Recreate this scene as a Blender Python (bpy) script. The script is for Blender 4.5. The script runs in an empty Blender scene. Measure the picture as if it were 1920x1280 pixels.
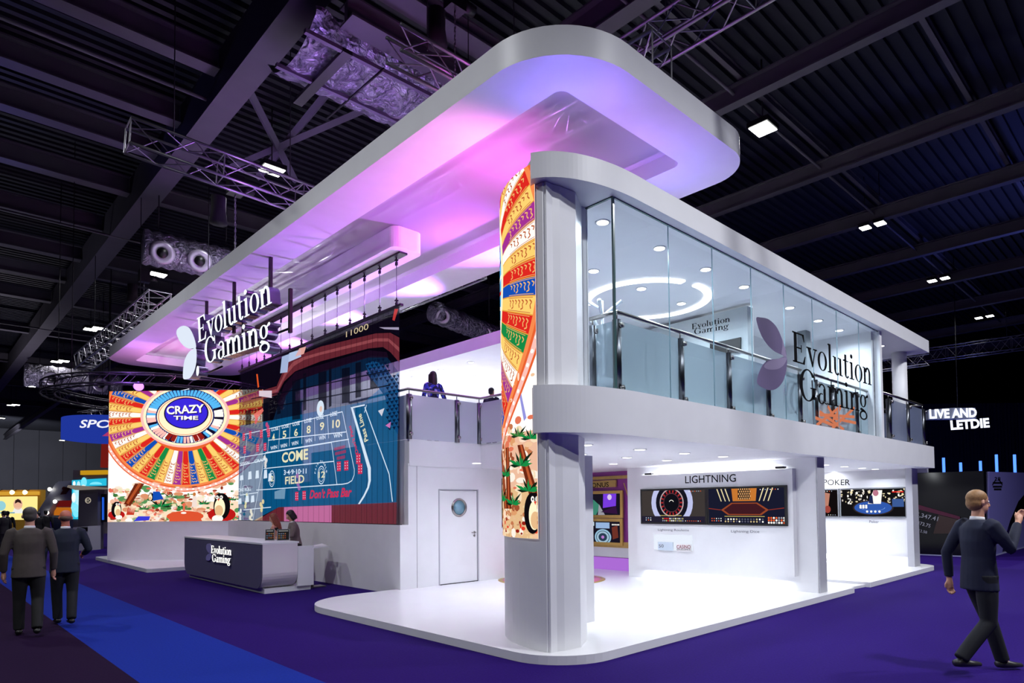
import bpy, bmesh, math, random
from mathutils import Vector, Matrix
from mathutils.geometry import tessellate_polygon
random.seed(7)
PI = math.pi
C = bpy.context.scene.collection
S = bpy.context.scene
# ---------------------------------------------------------------- camera
ROLL, PITCH, YAW = -0.010781549829225036, 0.03697946921420032, 0.7785975336415802
FPX, CX, CY = 1222.2109201262314, 1017.9763953472025, 899.9002606139453
EYE = Vector((0, 0, 1.75))
def cam_axes():
    cy, sy = math.cos(YAW), math.sin(YAW)
    f = Vector((sy, cy, 0)); rt = Vector((cy, -sy, 0)); up = Vector((0, 0, 1))
    f2 = f*math.cos(PITCH)+up*math.sin(PITCH); up2 = up*math.cos(PITCH)-f*math.sin(PITCH)
    rt3 = rt*math.cos(ROLL)+up2*math.sin(ROLL); up3 = up2*math.cos(ROLL)-rt*math.sin(ROLL)
    return rt3, up3, f2
RT, UP, FW = cam_axes()
cd = bpy.data.cameras.new('camera'); cam = bpy.data.objects.new('camera', cd); C.objects.link(cam)
cam.matrix_world = Matrix(((RT.x, UP.x, -FW.x, EYE.x), (RT.y, UP.y, -FW.y, EYE.y), (RT.z, UP.z, -FW.z, EYE.z), (0, 0, 0, 1)))
cd.sensor_fit = 'HORIZONTAL'; cd.sensor_width = 36; cd.lens = FPX/1920*36
cd.shift_x = (960-CX)/1920; cd.shift_y = (CY-640)/1920
cd.clip_start = 0.1; cd.clip_end = 400
S.camera = cam
def ray(px, py):
    return RT*((px-CX)/FPX) - UP*((py-CY)/FPX) + FW
def at(px, py, x=None, y=None, z=None, d=None):
    """world point seen at a pixel, on the plane x=, y= or z= (or at depth d)"""
    r = ray(px, py)
    if x is not None: t = (x-EYE.x)/r.x
    elif y is not None: t = (y-EYE.y)/r.y
    elif z is not None: t = (z-EYE.z)/r.z
    else: t = d
    return EYE + r*t
# ---------------------------------------------------------------- world, view, large lights
w = bpy.data.worlds.new('world'); S.world = w; w.use_nodes = True
w.node_tree.nodes['Background'].inputs[0].default_value = (0.25, 0.3, 0.55, 1)
w.node_tree.nodes['Background'].inputs[1].default_value = 0.007
vs = S.view_settings; vs.view_transform = 'Standard'; vs.look = 'None'; vs.gamma = 1; vs.exposure = 0.0; vs.use_curve_mapping = False
def light(kind, loc, energy, color, size=0.3, target=None, spot=None, name='light', sizey=None, blend=0.6):
    ld = bpy.data.lights.new(name, kind); o = bpy.data.objects.new(name, ld); C.objects.link(o)
    o.location = loc; ld.energy = energy; ld.color = color
    if kind == 'AREA':
        ld.size = size
        if sizey: ld.shape = 'RECTANGLE'; ld.size_y = sizey
    else: ld.shadow_soft_size = size
    if kind == 'SPOT': ld.spot_size = spot or 2.2; ld.spot_blend = blend
    if target is not None:
        o.rotation_euler = (Vector(target)-Vector(loc)).to_track_quat('-Z', 'Y').to_euler()
    return o
# hall lamps shine straight down from their fixtures (fixtures are built further down)
HALL_ROWS = [(x, y) for x in (-1.1, 7.75) for y in (-4, 8.2, 19.4)] + [(16.6, 8.2), (25.4, 8.3), (16.6, -4), (7.75, 31.5), (-10, 8.2), (7.75, 43.3), (34, 8.3), (7.75, 66), (16.8, 92), (0, 92)]
for (x, y) in HALL_ROWS:
    if (x, y) in ((7.75, 8.2),): continue
    light('SPOT', (x, y, 11.75), 4200 if (y < 0 and x > 0) else 1500 if x < 0 else 2300, (0.93, 0.95, 1.0), 0.25, (x, y, 0), 2.6, 'hall_lamp_or_fill')
# purple and magenta wash fixtures standing on the roofs and aimed at the canopy soffit
MAG, VIO, BLV, PNK_ = (0.95, 0.12, 0.85), (0.45, 0.16, 1.0), (0.22, 0.16, 1.0), (1.0, 0.35, 0.8)
WASH = [((6.35, 6.3, 5.95), (6.3, 8.6, 7.2), 190, MAG), ((6.2, 5.8, 5.95), (5.6, 5.3, 7.0), 70, BLV), ((7.0, 7.0, 5.95), (7.0, 9.8, 7.3), 420, MAG),
        ((8.4, 6.2, 5.95), (8.7, 5.3, 7.0), 70, BLV), ((7.4, 6.0, 5.95), (7.3, 5.2, 7.0), 40, VIO), ((6.0, 6.6, 5.95), (5.45, 8.6, 7.0), 85, PNK_),
        ((10.4, 9.8, 5.95), (6.9, 10.6, 7.1), 3000, (.6, .1, 1)), ((10.4, 13.0, 5.95), (6.5, 13.4, 7.1), 2900, VIO), ((10.4, 16.5, 5.95), (6.4, 17.0, 7.1), 2900, (0.6, 0.25, 1.0)),
        ((10.4, 20.0, 5.95), (6.4, 21.0, 7.1), 2900, (.7, .2, 1)), ((7.4, 24.2, 5.75), (5.9, 24.6, 7.0), 300, PNK_), ((9.2, 22.4, 5.75), (8.0, 24.0, 7.0), 300, (.7, .2, 1))]
for (l, t, e, c) in WASH:
    light('SPOT', l, e, c, 0.08, t, 1.15 if l[0] == 10.4 else 2.5, 'wash_light', blend=1.0)
# unseen spots added to tint the hall roof blue, far right and left
light('SPOT', (33, 3, 8), 700, (0.12, 0.16, 1.0), 0.3, (30, 5.5, 13.6), 1.5, 'blue_roof_light')
light('SPOT', (1, 27, 9), 260, (0.15, 0.12, 1.0), 0.3, (1, 22, 13.6), 1.6, 'blue_roof_light')
light('SPOT', (6.8, 13, 8.3), 240, (0.5, 0.3, 1.0), 0.3, (7, 12.6, 12), 1.8, 'violet_roof_light')  # violet lights added for the truss and foil duct, without fixtures
light('SPOT', (7.2, 21, 8.3), 260, (0.5, 0.2, 1.0), 0.3, (7, 20, 12), 2.0, 'violet_roof_light')
light('POINT', (5.2, 13.3, 8.0), 70, (.5, .2, 1), .2, name='violet_roof_light')
light('SPOT', (8, 104, 9), 9000, (.85, .88, 1), .5, (8, 125, 5), 2.4, name='hall_lamp_or_fill')  # spot added to brighten the far wall, not one of the hall lamps
for y_ in (7.2, 10.5, 15, 20): light('POINT', (7.9, y_, 8.0), 42, (.6, .22, 1), .15, name='fabric_fill')  # lights added to deepen the purple of the fabric, no lamps on the truss
# unseen spots added to brighten the roof steel, standing for the neighbouring stands' glow
for (p_, e_, c_) in (((0, 32, 5), 800, (.8, .8, 1)), ((-2, 14, 4.5), 60, (.7, .68, 1)), ((3, 52, 5), 2200, (.9, .85, 1)), ((22, 2, 5), 160, (.6, .65, 1)), ((38, 6, 5), 300, (.4, .45, 1))):
    light('SPOT', p_, e_, c_, 1.0, (p_[0], p_[1], 14), 2.6, 'neighbour_fill', blend=1.0)
# ---------------------------------------------------------------- materials
def lin(c):
    return tuple((v/255/12.92 if v/255 <= 0.04045 else ((v/255+0.055)/1.055)**2.4) for v in c)
_M = {}
def mat(name, col, rough=0.5, metal=0.0, noise=0.0, nscale=8, bump=0.0, coat=0.0, spec=None):
    if name in _M: return _M[name]
    m = bpy.data.materials.new(name); m.use_nodes = True; nt = m.node_tree; b = nt.nodes['Principled BSDF']
    c = lin(col)
    b.inputs['Base Color'].default_value = (*c, 1); b.inputs['Roughness'].default_value = rough; b.inputs['Metallic'].default_value = metal
    if coat: b.inputs['Coat Weight'].default_value = coat
    if spec is not None: b.inputs['Specular IOR Level'].default_value = spec
    if noise or bump:
        tc = nt.nodes.new('ShaderNodeTexCoord'); n = nt.nodes.new('ShaderNodeTexNoise'); n.inputs['Scale'].default_value = nscale
        n.inputs['Detail'].default_value = 4; nt.links.new(tc.outputs['Object'], n.inputs['Vector'])
        if noise:
            r = nt.nodes.new('ShaderNodeValToRGB'); r.color_ramp.elements[0].position = 0.3; r.color_ramp.elements[1].position = 0.7
            r.color_ramp.elements[0].color = (*[v*(1-noise) for v in c], 1); r.color_ramp.elements[1].color = (*[min(1, v*(1+noise)) for v in c], 1)
            nt.links.new(n.outputs['Fac'], r.inputs[0]); nt.links.new(r.outputs[0], b.inputs['Base Color'])
        if bump:
            bp = nt.nodes.new('ShaderNodeBump'); bp.inputs['Strength'].default_value = bump; bp.inputs['Distance'].default_value = 0.01
            nt.links.new(n.outputs['Fac'], bp.inputs['Height']); nt.links.new(bp.outputs[0], b.inputs['Normal'])
    _M[name] = m; return m
def em(col, s=1.0, name=None):
    k = name or 'glow_%d_%d_%d_%d' % (*[int(v) for v in col], int(s*100))
    if k in _M: return _M[k]
    m = bpy.data.materials.new(k); m.use_nodes = True; nt = m.node_tree; nt.nodes.clear()
    e = nt.nodes.new('ShaderNodeEmission'); o = nt.nodes.new('ShaderNodeOutputMaterial')
    e.inputs[0].default_value = (*lin(col), 1); e.inputs[1].default_value = s; nt.links.new(e.outputs[0], o.inputs[0])
    _M[k] = m; return m
def seethru(name, col, opac, emis=False, rough=0.5, strength=1.0, transl=False, stripes=0):
    """a part-open sheet: LED curtain mesh, stretch fabric or frosted glass"""
    if name in _M: return _M[name]
    m = bpy.data.materials.new(name); m.use_nodes = True; nt = m.node_tree; nt.nodes.clear()
    o = nt.nodes.new('ShaderNodeOutputMaterial'); mx = nt.nodes.new('ShaderNodeMixShader'); t = nt.nodes.new('ShaderNodeBsdfTransparent')
    if emis:
        e = nt.nodes.new('ShaderNodeEmission'); e.inputs[0].default_value = (*lin(col), 1); e.inputs[1].default_value = strength
    elif transl:
        d1 = nt.nodes.new('ShaderNodeBsdfDiffuse'); d1.inputs[0].default_value = (*lin(col), 1)
        d2 = nt.nodes.new('ShaderNodeBsdfTranslucent'); d2.inputs[0].default_value = (*lin(col), 1)
        e = nt.nodes.new('ShaderNodeMixShader'); e.inputs[0].default_value = 0.45; nt.links.new(d1.outputs[0], e.inputs[1]); nt.links.new(d2.outputs[0], e.inputs[2])
    else:
        e = nt.nodes.new('ShaderNodeBsdfPrincipled'); e.inputs['Base Color'].default_value = (*lin(col), 1); e.inputs['Roughness'].default_value = rough
    mx.inputs[0].default_value = opac
    nt.links.new(t.outputs[0], mx.inputs[1]); nt.links.new(e.outputs[0], mx.inputs[2]); nt.links.new(mx.outputs[0], o.inputs[0])
    _M[name] = m; return m
def glassmat(name, tint=(0.955, 0.98, 0.99), refl=1.0):
    if name in _M: return _M[name]
    m = bpy.data.materials.new(name); m.use_nodes = True; nt = m.node_tree; nt.nodes.clear()
    o = nt.nodes.new('ShaderNodeOutputMaterial'); mx = nt.nodes.new('ShaderNodeMixShader'); t = nt.nodes.new('ShaderNodeBsdfTransparent')
    g = nt.nodes.new('ShaderNodeBsdfGlossy'); g.inputs['Roughness'].default_value = 0.01; f = nt.nodes.new('ShaderNodeFresnel'); f.inputs[0].default_value = 1.45
    t.inputs[0].default_value = (*tint, 1)
    ge = nt.nodes.new('ShaderNodeNewGeometry'); sb = nt.nodes.new('ShaderNodeMath'); sb.operation = 'SUBTRACT'; sb.inputs[0].default_value = 1; nt.links.new(ge.outputs['Backfacing'], sb.inputs[1])
    ml = nt.nodes.new('ShaderNodeMath'); ml.operation = 'MULTIPLY'; nt.links.new(f.outputs[0], ml.inputs[0]); nt.links.new(sb.outputs[0], ml.inputs[1])
    nt.links.new(ml.outputs[0], mx.inputs[0]); nt.links.new(t.outputs[0], mx.inputs[1]); nt.links.new(g.outputs[0], mx.inputs[2]); nt.links.new(mx.outputs[0], o.inputs[0])
    _M[name] = m; return m
WHITE = mat('white_laminate', (226, 226, 230), 0.45, noise=0.02, nscale=3)
WHITE2 = mat('white_gloss_floor', (232, 232, 236), 0.22, noise=0.015, nscale=2)
STEEL = mat('brushed_steel', (150, 146, 144), 0.28, 1.0, noise=0.1, nscale=30)
STEELD = mat('dark_steel', (96, 98, 104), 0.3, 1.0)
CHROME = mat('chrome', (200, 200, 205), 0.12, 1.0)
BLACK = mat('black_plastic', (12, 12, 14), 0.4)
BLACKM = mat('black_metal', (16, 16, 20), 0.45, 0.3)
ALU = mat('truss_aluminium', (150, 148, 155), 0.4, 0.85)
BEAM = mat('grey_roof_steel', (64, 61, 69), 0.6, 0.0, noise=0.1, nscale=1.5)
DECK = mat('dark_roof_deck', (13, 15, 27), 0.7, noise=0.15, nscale=1)
GLASS = glassmat('clear_glass')
# ---------------------------------------------------------------- mesh helpers
class MB:
    def __init__(s): s.v = []; s.f = []; s.m = []; s.mats = []; s.sm = []
    def mi(s, m):
        if m not in s.mats: s.mats.append(m)
        return s.mats.index(m)
    def add(s, verts, faces, m, smooth=False):
        k = len(s.v); s.v += [tuple(p) for p in verts]; i = s.mi(m)
        for f in faces: s.f.append([k+a for a in f]); s.m.append(i); s.sm.append(smooth)
        return s
    def box(s, a, b, m):
        x0, x1 = sorted((a[0], b[0])); y0, y1 = sorted((a[1], b[1])); z0, z1 = sorted((a[2], b[2]))
        v = [(x0, y0, z0), (x1, y0, z0), (x1, y1, z0), (x0, y1, z0), (x0, y0, z1), (x1, y0, z1), (x1, y1, z1), (x0, y1, z1)]
        return s.add(v, [(0, 3, 2, 1), (4, 5, 6, 7), (0, 1, 5, 4), (1, 2, 6, 5), (2, 3, 7, 6), (3, 0, 4, 7)], m)
    def obox(s, c, ax, half, m):
        """oriented box: centre, three unit axes, half sizes"""
        c = Vector(c); a = [Vector(q)*h for q, h in zip(ax, half)]
        v = [c+a[0]*i+a[1]*j+a[2]*k for k in (-1, 1) for (i, j) in ((-1, -1), (1, -1), (1, 1), (-1, 1))]
        return s.add(v, [(0, 3, 2, 1), (4, 5, 6, 7), (0, 1, 5, 4), (1, 2, 6, 5), (2, 3, 7, 6), (3, 0, 4, 7)], m)
    def prism(s, poly, z0, z1, m, mtop=None, mside=None, smooth=False):
        n = len(poly); tris = tessellate_polygon([[Vector((p[0], p[1], 0)) for p in poly]])
        s.add([(p[0], p[1], z1) for p in poly], tris, mtop or m); s.add([(p[0], p[1], z0) for p in poly], [t[::-1] for t in tris], m)
        v = [(p[0], p[1], z0) for p in poly]+[(p[0], p[1], z1) for p in poly]
        return s.add(v, [(i, (i+1) % n, n+(i+1) % n, n+i) for i in range(n)], mside or m, smooth)
    def extrude(s, poly, fr, n0, n1, m, mside=None, mback=None):
        """flat outline in frame fr (u,v), from offset n0 (back) to n1 (front)"""
        if len(poly) < 3: return s
        n = len(poly); tris = tessellate_polygon([[Vector((p[0], p[1], 0)) for p in poly]])
        s.add([fr.pt(p[0], p[1], n1) for p in poly], tris, m)
        if n1 != n0:
            s.add([fr.pt(p[0], p[1], n0) for p in poly], [t[::-1] for t in tris], mback or mside or m)
            v = [fr.pt(p[0], p[1], n0) for p in poly]+[fr.pt(p[0], p[1], n1) for p in poly]
            s.add(v, [(i, (i+1) % n, n+(i+1) % n, n+i) for i in range(n)], mside or m)
        return s
    def tube(s, pts, r, m, n=8, smooth=True, cap=True):
        pts = [Vector(p) for p in pts]; rr = r if isinstance(r, (list, tuple)) else [r]*len(pts)
        rings = []; up = None
        for i, p in enumerate(pts):
            d = (pts[min(i+1, len(pts)-1)]-pts[max(i-1, 0)]).normalized()
            if up is None: up = Vector((0, 0, 1)) if abs(d.z) < 0.9 else Vector((0, 1, 0))
            a = d.cross(up).normalized(); b = a.cross(d).normalized(); up = b
            q = rr[i]; qa, qb = q if isinstance(q, (list, tuple)) else (q, q)
            rings.append([p+a*math.cos(2*PI*k/n)*qa+b*math.sin(2*PI*k/n)*qb for k in range(n)])
        v = [x for g in rings for x in g]; f = []
        for i in range(len(rings)-1):
            for k in range(n): f.append((i*n+k, i*n+(k+1) % n, (i+1)*n+(k+1) % n, (i+1)*n+k))
        if cap: f.append(tuple(range(n))[::-1]); f.append(tuple((len(rings)-1)*n+k for k in range(n)))
        return s.add(v, f, m, smooth)
    def lathe(s, prof, c, m, n=20, axis=Vector((0, 0, 1)), smooth=True):
        """profile of (radius, height) about an axis through c"""
        ax = Vector(axis).normalized(); a = ax.orthogonal().normalized(); b = ax.cross(a); c = Vector(c)
        v = [c+ax*h+(a*math.cos(2*PI*k/n)+b*math.sin(2*PI*k/n))*r for (r, h) in prof for k in range(n)]
        f = [(i*n+k, i*n+(k+1) % n, (i+1)*n+(k+1) % n, (i+1)*n+k) for i in range(len(prof)-1) for k in range(n)]
        f.append(tuple(range(n))[::-1]); f.append(tuple((len(prof)-1)*n+k for k in range(n)))
        return s.add(v, f, m, smooth)
    def ball(s, c, r, m, n=14, q=9):
        rx, ry, rz = r if isinstance(r, (list, tuple)) else (r, r, r); v = []; f = []
        for i in range(q+1):
            t = PI*i/q
            for k in range(n): a = 2*PI*k/n; v.append((c[0]+rx*math.sin(t)*math.cos(a), c[1]+ry*math.sin(t)*math.sin(a), c[2]+rz*math.cos(t)))
        for i in range(q):
            for k in range(n): f.append((i*n+k, (i+1)*n+k, (i+1)*n+(k+1) % n, i*n+(k+1) % n))
        return s.add(v, f, m, True)
    def mesh(s, name, off=(0, 0, 0)):
        me = bpy.data.meshes.new(name); me.from_pydata([(a[0]-off[0], a[1]-off[1], a[2]-off[2]) for a in s.v], [], s.f)
        for m in s.mats: me.materials.append(m)
        me.polygons.foreach_set('material_index', s.m); me.polygons.foreach_set('use_smooth', s.sm); me.update()
        return me
    def build(s, name, parent=None, label=None, cat=None, group=None, kind=None, world=True, fixn=False):
        off = Vector((0, 0, 0))
        if parent is not None and world:
            p = parent
            while p is not None: off += p.location; p = p.parent
        me = s.mesh(name, off)
        if fixn:
            bm = bmesh.new(); bm.from_mesh(me); bmesh.ops.recalc_face_normals(bm, faces=bm.faces); bm.to_mesh(me); bm.free()
        o = bpy.data.objects.new(name, me); C.objects.link(o)
        if parent is not None: o.parent = parent
        return tag(o, label, cat, group, kind)
def tag(o, label=None, cat=None, group=None, kind=None):
    if label: o['label'] = label
    if cat: o['category'] = cat
    if group: o['group'] = group
    if kind: o['kind'] = kind
    return o
def thing(name, label, cat, loc=(0, 0, 0), group=None, rz=0, kind=None):
    o = bpy.data.objects.new(name, None); C.objects.link(o); o.location = loc; o.rotation_euler = (0, 0, rz)
    o.empty_display_size = 0.1
    return tag(o, label, cat, group, kind)
def copy_tree(o, loc=None, label=None, parent=None, rz=None):
    c = o.copy(); C.objects.link(c)
    if parent is not None: c.parent = parent
    if loc is not None: c.location = loc
    if rz is not None: c.rotation_euler = (0, 0, rz)
    if label: c['label'] = label
    for ch in list(o.children): copy_tree(ch, parent=c)
    return c
def rrect(x0, y0, x1, y1, rs, n=10):
    """rounded rectangle, radii for corners (x0y0),(x1y0),(x1y1),(x0y1), n points per corner"""
    if not isinstance(rs, (list, tuple)): rs = [rs]*4
    P = []
    for (cx, cy, a0), r in zip(((x0, y0, PI), (x1, y0, 1.5*PI), (x1, y1, 0), (x0, y1, 0.5*PI)), rs):
        sx = 1 if cx == x0 else -1; sy = 1 if cy == y0 else -1
        for k in range(n): a = a0+0.5*PI*k/(n-1); P.append((cx+sx*r+r*math.cos(a), cy+sy*r+r*math.sin(a)))
    return P
class Frame:
    def __init__(s, o, r, u, n): s.o = Vector(o); s.r = Vector(r).normalized(); s.u = Vector(u).normalized(); s.n = Vector(n).normalized()
    def pt(s, u, v, n=0): return s.o+s.r*u+s.u*v+s.n*n
    def px(s, a, b):
        r = ray(a, b); t = (s.o-EYE).dot(s.n)/r.dot(s.n); p = EYE+r*t-s.o
        return (p.dot(s.r), p.dot(s.u))
def FX(x, y0=0, z0=0): return Frame((x, y0, z0), (0, -1, 0), (0, 0, 1), (-1, 0, 0))     # faces -X
def FY(y, x0=0, z0=0): return Frame((x0, y, z0), (1, 0, 0), (0, 0, 1), (0, -1, 0))      # faces -Y
_T = {}
def text2d(s, bold=0.0, shear=0.0):
    k = (s, bold, shear)
    if k in _T: return _T[k]
    cu = bpy.data.curves.new('t', 'FONT'); cu.body = s; cu.size = 1; cu.offset = bold; cu.shear = shear; cu.resolution_u = 3
    o = bpy.data.objects.new('t', cu); C.objects.link(o); bpy.context.view_layer.update()
    dg = bpy.context.evaluated_depsgraph_get(); me = bpy.data.meshes.new_from_object(o.evaluated_get(dg))
    V = [(v.co.x, v.co.y) for v in me.vertices]; F = [tuple(p.vertices) for p in me.polygons]
    bpy.data.objects.remove(o); bpy.data.curves.remove(cu); bpy.data.meshes.remove(me)
    xs = [v[0] for v in V]; ys = [v[1] for v in V]; x0, x1, y0, y1 = min(xs), max(xs), min(ys), max(ys)
    V = [((a-x0)/(x1-x0), (b-y0)/(y1-y0)) for a, b in V]; _T[k] = (V, F, (x1-x0)/(y1-y0)); return _T[k]
def put_text(mb, s, fr, p0, p1, h, m, n=0.003, bold=0.0, shear=0.0, fn=None):
    """fit the words between p0 and p1 (u,v) on frame fr with height h (perpendicular to the baseline)"""
    V, F, asp = text2d(s, bold, shear); a = Vector(p0); b = Vector(p1); d = b-a; q = Vector((-d.y, d.x)).normalized()*h
    pts = [a+d*x+q*y for x, y in V]
    mb.add([(fn(p.x, p.y, n) if fn else fr.pt(p.x, p.y, n)) for p in pts], F, m)
# ---------------------------------------------------------------- serif letters of the wordmark, as outlines
def ell(cx, cy, rx, ry, a0, a1, n=18): return [(cx+rx*math.cos(a0+(a1-a0)*i/n), cy+ry*math.sin(a0+(a1-a0)*i/n)) for i in range(n+1)]
def ring(cx, cy, rx, ry, wx, wy, a0=0, a1=360, n=22):
    a0 = math.radians(a0); a1 = math.radians(a1); o = ell(cx, cy, rx, ry, a0, a1, n); i = ell(cx, cy, rx-wx, ry-wy, a0, a1, n)
    return [[o[k], o[k+1], i[k+1], i[k]] for k in range(n)]
def R(x0, y0, x1, y1): return [(x0, y0), (x1, y0), (x1, y1), (x0, y1)]
TS, TH = 0.13, 0.045
def g_E(): return [R(.07, 0, .22, 1), R(0, 0, .6, .05), R(0, .95, .58, 1), R(.2, .48, .45, .53), [(.5, .05), (.6, 0), (.65, .28), (.61, .28)], [(.48, .95), (.58, 1), (.61, .75), (.57, .75)], R(.42, .38, .46, .63)], .7
def g_v(): return [[(.05, .63), (.2, .63), (.34, .15), (.28, 0)], [(.28, 0), (.33, 0), (.5, .63), (.45, .63)], R(0, .6, .26, .65), R(.36, .6, .57, .65)], .58
def g_o(): return ring(.28, .32, .27, .34, TS, .035), .58
def g_l(): return [R(.07, 0, .2, 1.03), R(0, 0, .28, .045), [(0, .99), (.07, .96), (.2, 1.03), (.05, 1.03)]], .31
def g_u(): return [R(.07, .2, .2, .64), R(0, .6, .1, .65)]+ring(.25, .22, .18, .24, .12, .07, 180, 320, 10)+[R(.39, 0, .52, .64), R(.32, .6, .4, .65), R(.5, 0, .6, .045)], .62
def g_t(): return [R(.1, .15, .23, .86), R(0, .6, .36, .645), [(.02, .645), (.12, .68), (.14, .86), (.18, .645)]]+ring(.25, .17, .15, .19, .12, .05, 180, 330, 10), .42
def g_i(): return [R(.08, 0, .21, .64), R(0, 0, .3, .045), [(0, .6), (.1, .58), (.21, .66), (.03, .65)], ell(.14, .87, .085, .085, 0, 2*PI, 16)[:-1]], .33
def g_n(): return [R(.07, 0, .2, .64), R(0, 0, .28, .045), R(0, .6, .1, .65)]+ring(.34, .42, .2, .25, .13, .08, 0, 170, 12)+[R(.41, 0, .54, .44), R(.34, 0, .62, .045)], .64
def g_G(): return ring(.42, .5, .42, .53, .16, .045, 35, 325, 28)+[R(.64, .06, .78, .42), R(.54, .4, .86, .445), R(.73, .66, .77, .98)], .92
def g_a(): return ring(.2, .16, .2, .19, .12, .035, 60, 330, 14)+[R(.31, .08, .44, .5)]+ring(.24, .46, .2, .21, .09, .05, 0, 160, 12)+ring(.46, .09, .12, .1, .04, .04, 190, 330, 6), .55
def g_m():
    a, w = g_n(); b = [R(.75, 0, .88, .44), R(.68, 0, .96, .045)]+ring(.68, .42, .2, .25, .13, .08, 0, 170, 12)
    return a+b, .98
def g_g(): return ring(.25, .42, .22, .24, .12, .035)+ring(.25, -.12, .27, .18, .1, .055)+[[(.02, .1), (.12, .16), (.3, .1), (.45, .02), (.36, -.02), (.1, .05)], [(.38, .56), (.52, .68), (.58, .62), (.46, .54)]]+[ell(.54, .63, .06, .06, 0, 2*PI, 12)[:-1]], .58
GL = dict(E=g_E, v=g_v, o=g_o, l=g_l, u=g_u, t=g_t, i=g_i, n=g_n, G=g_G, a=g_a, m=g_m, g=g_g)
def word(s):
    out = []; x = 0
    for ch in s:
        p, w_ = GL[ch](); out.append([[(a+x, b) for a, b in q] for q in p]); x += w_
    return out, x
def quadmap(A, B, H, W):
    """word space (0..W, 0..1) to frame (u,v): A baseline start, B baseline end, H cap-height vector"""
    A = Vector(A); d = (Vector(B)-A)/W; H = Vector(H)
    return lambda p: tuple(A+d*p[0]+H*p[1])
def wordmark(fr, A1, B1, H1, A2, B2, H2, n0, n1, face, side, parent, name='letter', one=False):
    M1 = MB()
    for s, A, B, H in (('Evolution', A1, B1, H1), ('Gaming', A2, B2, H2)):
        ls, W = word(s); f = quadmap(A, B, H, W)
        for l in ls:
            mb = M1 if one else MB()
            for q in l: mb.extrude([f(p) for p in q], fr, n0, n1, face, side)
            if not one: mb.build(name, parent)
    if one: return M1
def leaf(pts, k=4):
    """smooth closed outline through points (Catmull-Rom)"""
    n = len(pts); o = []
    for i in range(n):
        p0, p1, p2, p3 = (Vector(pts[(i+j-1) % n]) for j in range(4))
        for t in range(k):
            t /= k; o.append(tuple(0.5*((2*p1)+(p2-p0)*t+(2*p0-5*p1+4*p2-p3)*t*t+(3*p1-p0-3*p2+p3)*t**3)))
    return o
# ---------------------------------------------------------------- hall: floor, walls, ceiling
CARP = mat('purple_carpet', (35, 9, 94), 0.95, noise=0.12, nscale=40, bump=0.3, spec=0.1)
CARPD = mat('dark_purple_carpet', (28, 8, 42), 0.95, noise=0.12, nscale=40, bump=0.3, spec=0.1)
CARPB = mat('blue_carpet', (20, 44, 140), 0.95, noise=0.1, nscale=40, bump=0.3, spec=0.1)
f = MB(); X0, X1, Y0, Y1 = -30, 150, -20, 125
f.add([(3.05, Y0, 0), (X1, Y0, 0), (X1, Y1, 0), (3.05, Y1, 0)], [(0, 1, 2, 3)], CARP)
f.add([(1.75, Y0, 0), (3.05, Y0, 0), (3.05, Y1, 0), (1.75, Y1, 0)], [(0, 1, 2, 3)], CARPB)
f.add([(X0, Y0, 0), (1.75, Y0, 0), (1.75, Y1, 0), (X0, Y1, 0)], [(0, 1, 2, 3)], CARPD)
f.build('floor', kind='structure')
HW = mat('grey_hall_wall', (74, 74, 80), 0.8, noise=0.08, nscale=0.3)
mb = MB()
for i in range(60): x = X0+i*3; mb.box((x, Y1-0.3, 0), (x+2.95, Y1, 14), HW)
mb.build('wall_far', kind='structure')
MB().box((X1, Y0, 0), (X1+0.3, Y1, 14), mat('dark_hall_wall', (26, 26, 34), 0.9)).build('wall_right', kind='structure')
MB().box((X0-0.3, Y0, 0), (X0, Y1, 14), mat('dark_hall_wall', (26, 26, 34))).build('wall_left', kind='structure')
MB().box((X0, Y0-0.3, 0), (X1, Y0, 14), mat('dark_hall_wall', (26, 26, 34))).build('wall_near', kind='structure')
mb = MB(); mb.box((X0, Y0, 14.0), (X1, Y1, 14.3), DECK)
for i in range(364): y = -6+i*0.36; mb.box((X0, y, 13.86), (90, y+0.17, 14.0), DECK)   # ribs of the profiled sheet
mb.build('ceiling', kind='structure')
nt_ = [0]
def beam(a, b, ww, hh, m=BEAM, flange=True):
    """roof beam of I section from a to b (underside at z)"""
    nt_[0] += 1; mb = MB(); a = Vector(a); b = Vector(b); d = (b-a).normalized(); s = Vector((-d.y, d.x, 0)); u = Vector((0, 0, 1)); L = (b-a).length/2; c = (a+b)/2
    if flange: mb.obox(c+u*0.02, (d, s, u), (L, ww/2, 0.02), m); mb.obox(c+u*(hh/2), (d, s, u), (L, ww*0.12, hh/2-.045), m); mb.obox(c+u*(hh-.02), (d, s, u), (L, ww/2, 0.02), m)
    else: mb.obox(c+u*(hh/2), (d, s, u), (L, ww/2, hh/2), m)
    return mb.build('trim_%d' % nt_[0], kind='structure')
beam((5.74, Y0, 12.0), (5.74, Y1, 12.0), 0.62, 1.1, flange=False)                          # the deep box beam over the left aisle
for x in (15.2, 20.6, 25.4, 30.4, 35.2, 40.6, 46.5, 53): beam((x, -14, 12.0), (x, 70, 12.0), 0.28, 0.5)
for x in (10.9,): beam((x, 6, 12.2), (x, Y1, 12.2), 0.4, 0.7)
for y in (12.6, 16.8, 19.9, 22.2, 25.6, 29.8, 33.9, 37.6, 41.8, 50, 60.8, 72, 85): beam((X0, y, 12.5), (5.4, y, 12.5), 0.42, 0.6)
for y in (25.6, 33.9, 36.0, 41.8, 50, 60.8, 72, 85): beam((6.1, y, 12.5), (60, y, 12.5), 0.32, 0.55)
for y in (7.95, 4.1, 1.0): beam((10.5, y, 12.55), (60, y, 12.55), 0.12, 0.25)
BRA = mat('violet_grey_brace', (84, 78, 96), 0.6)
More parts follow.
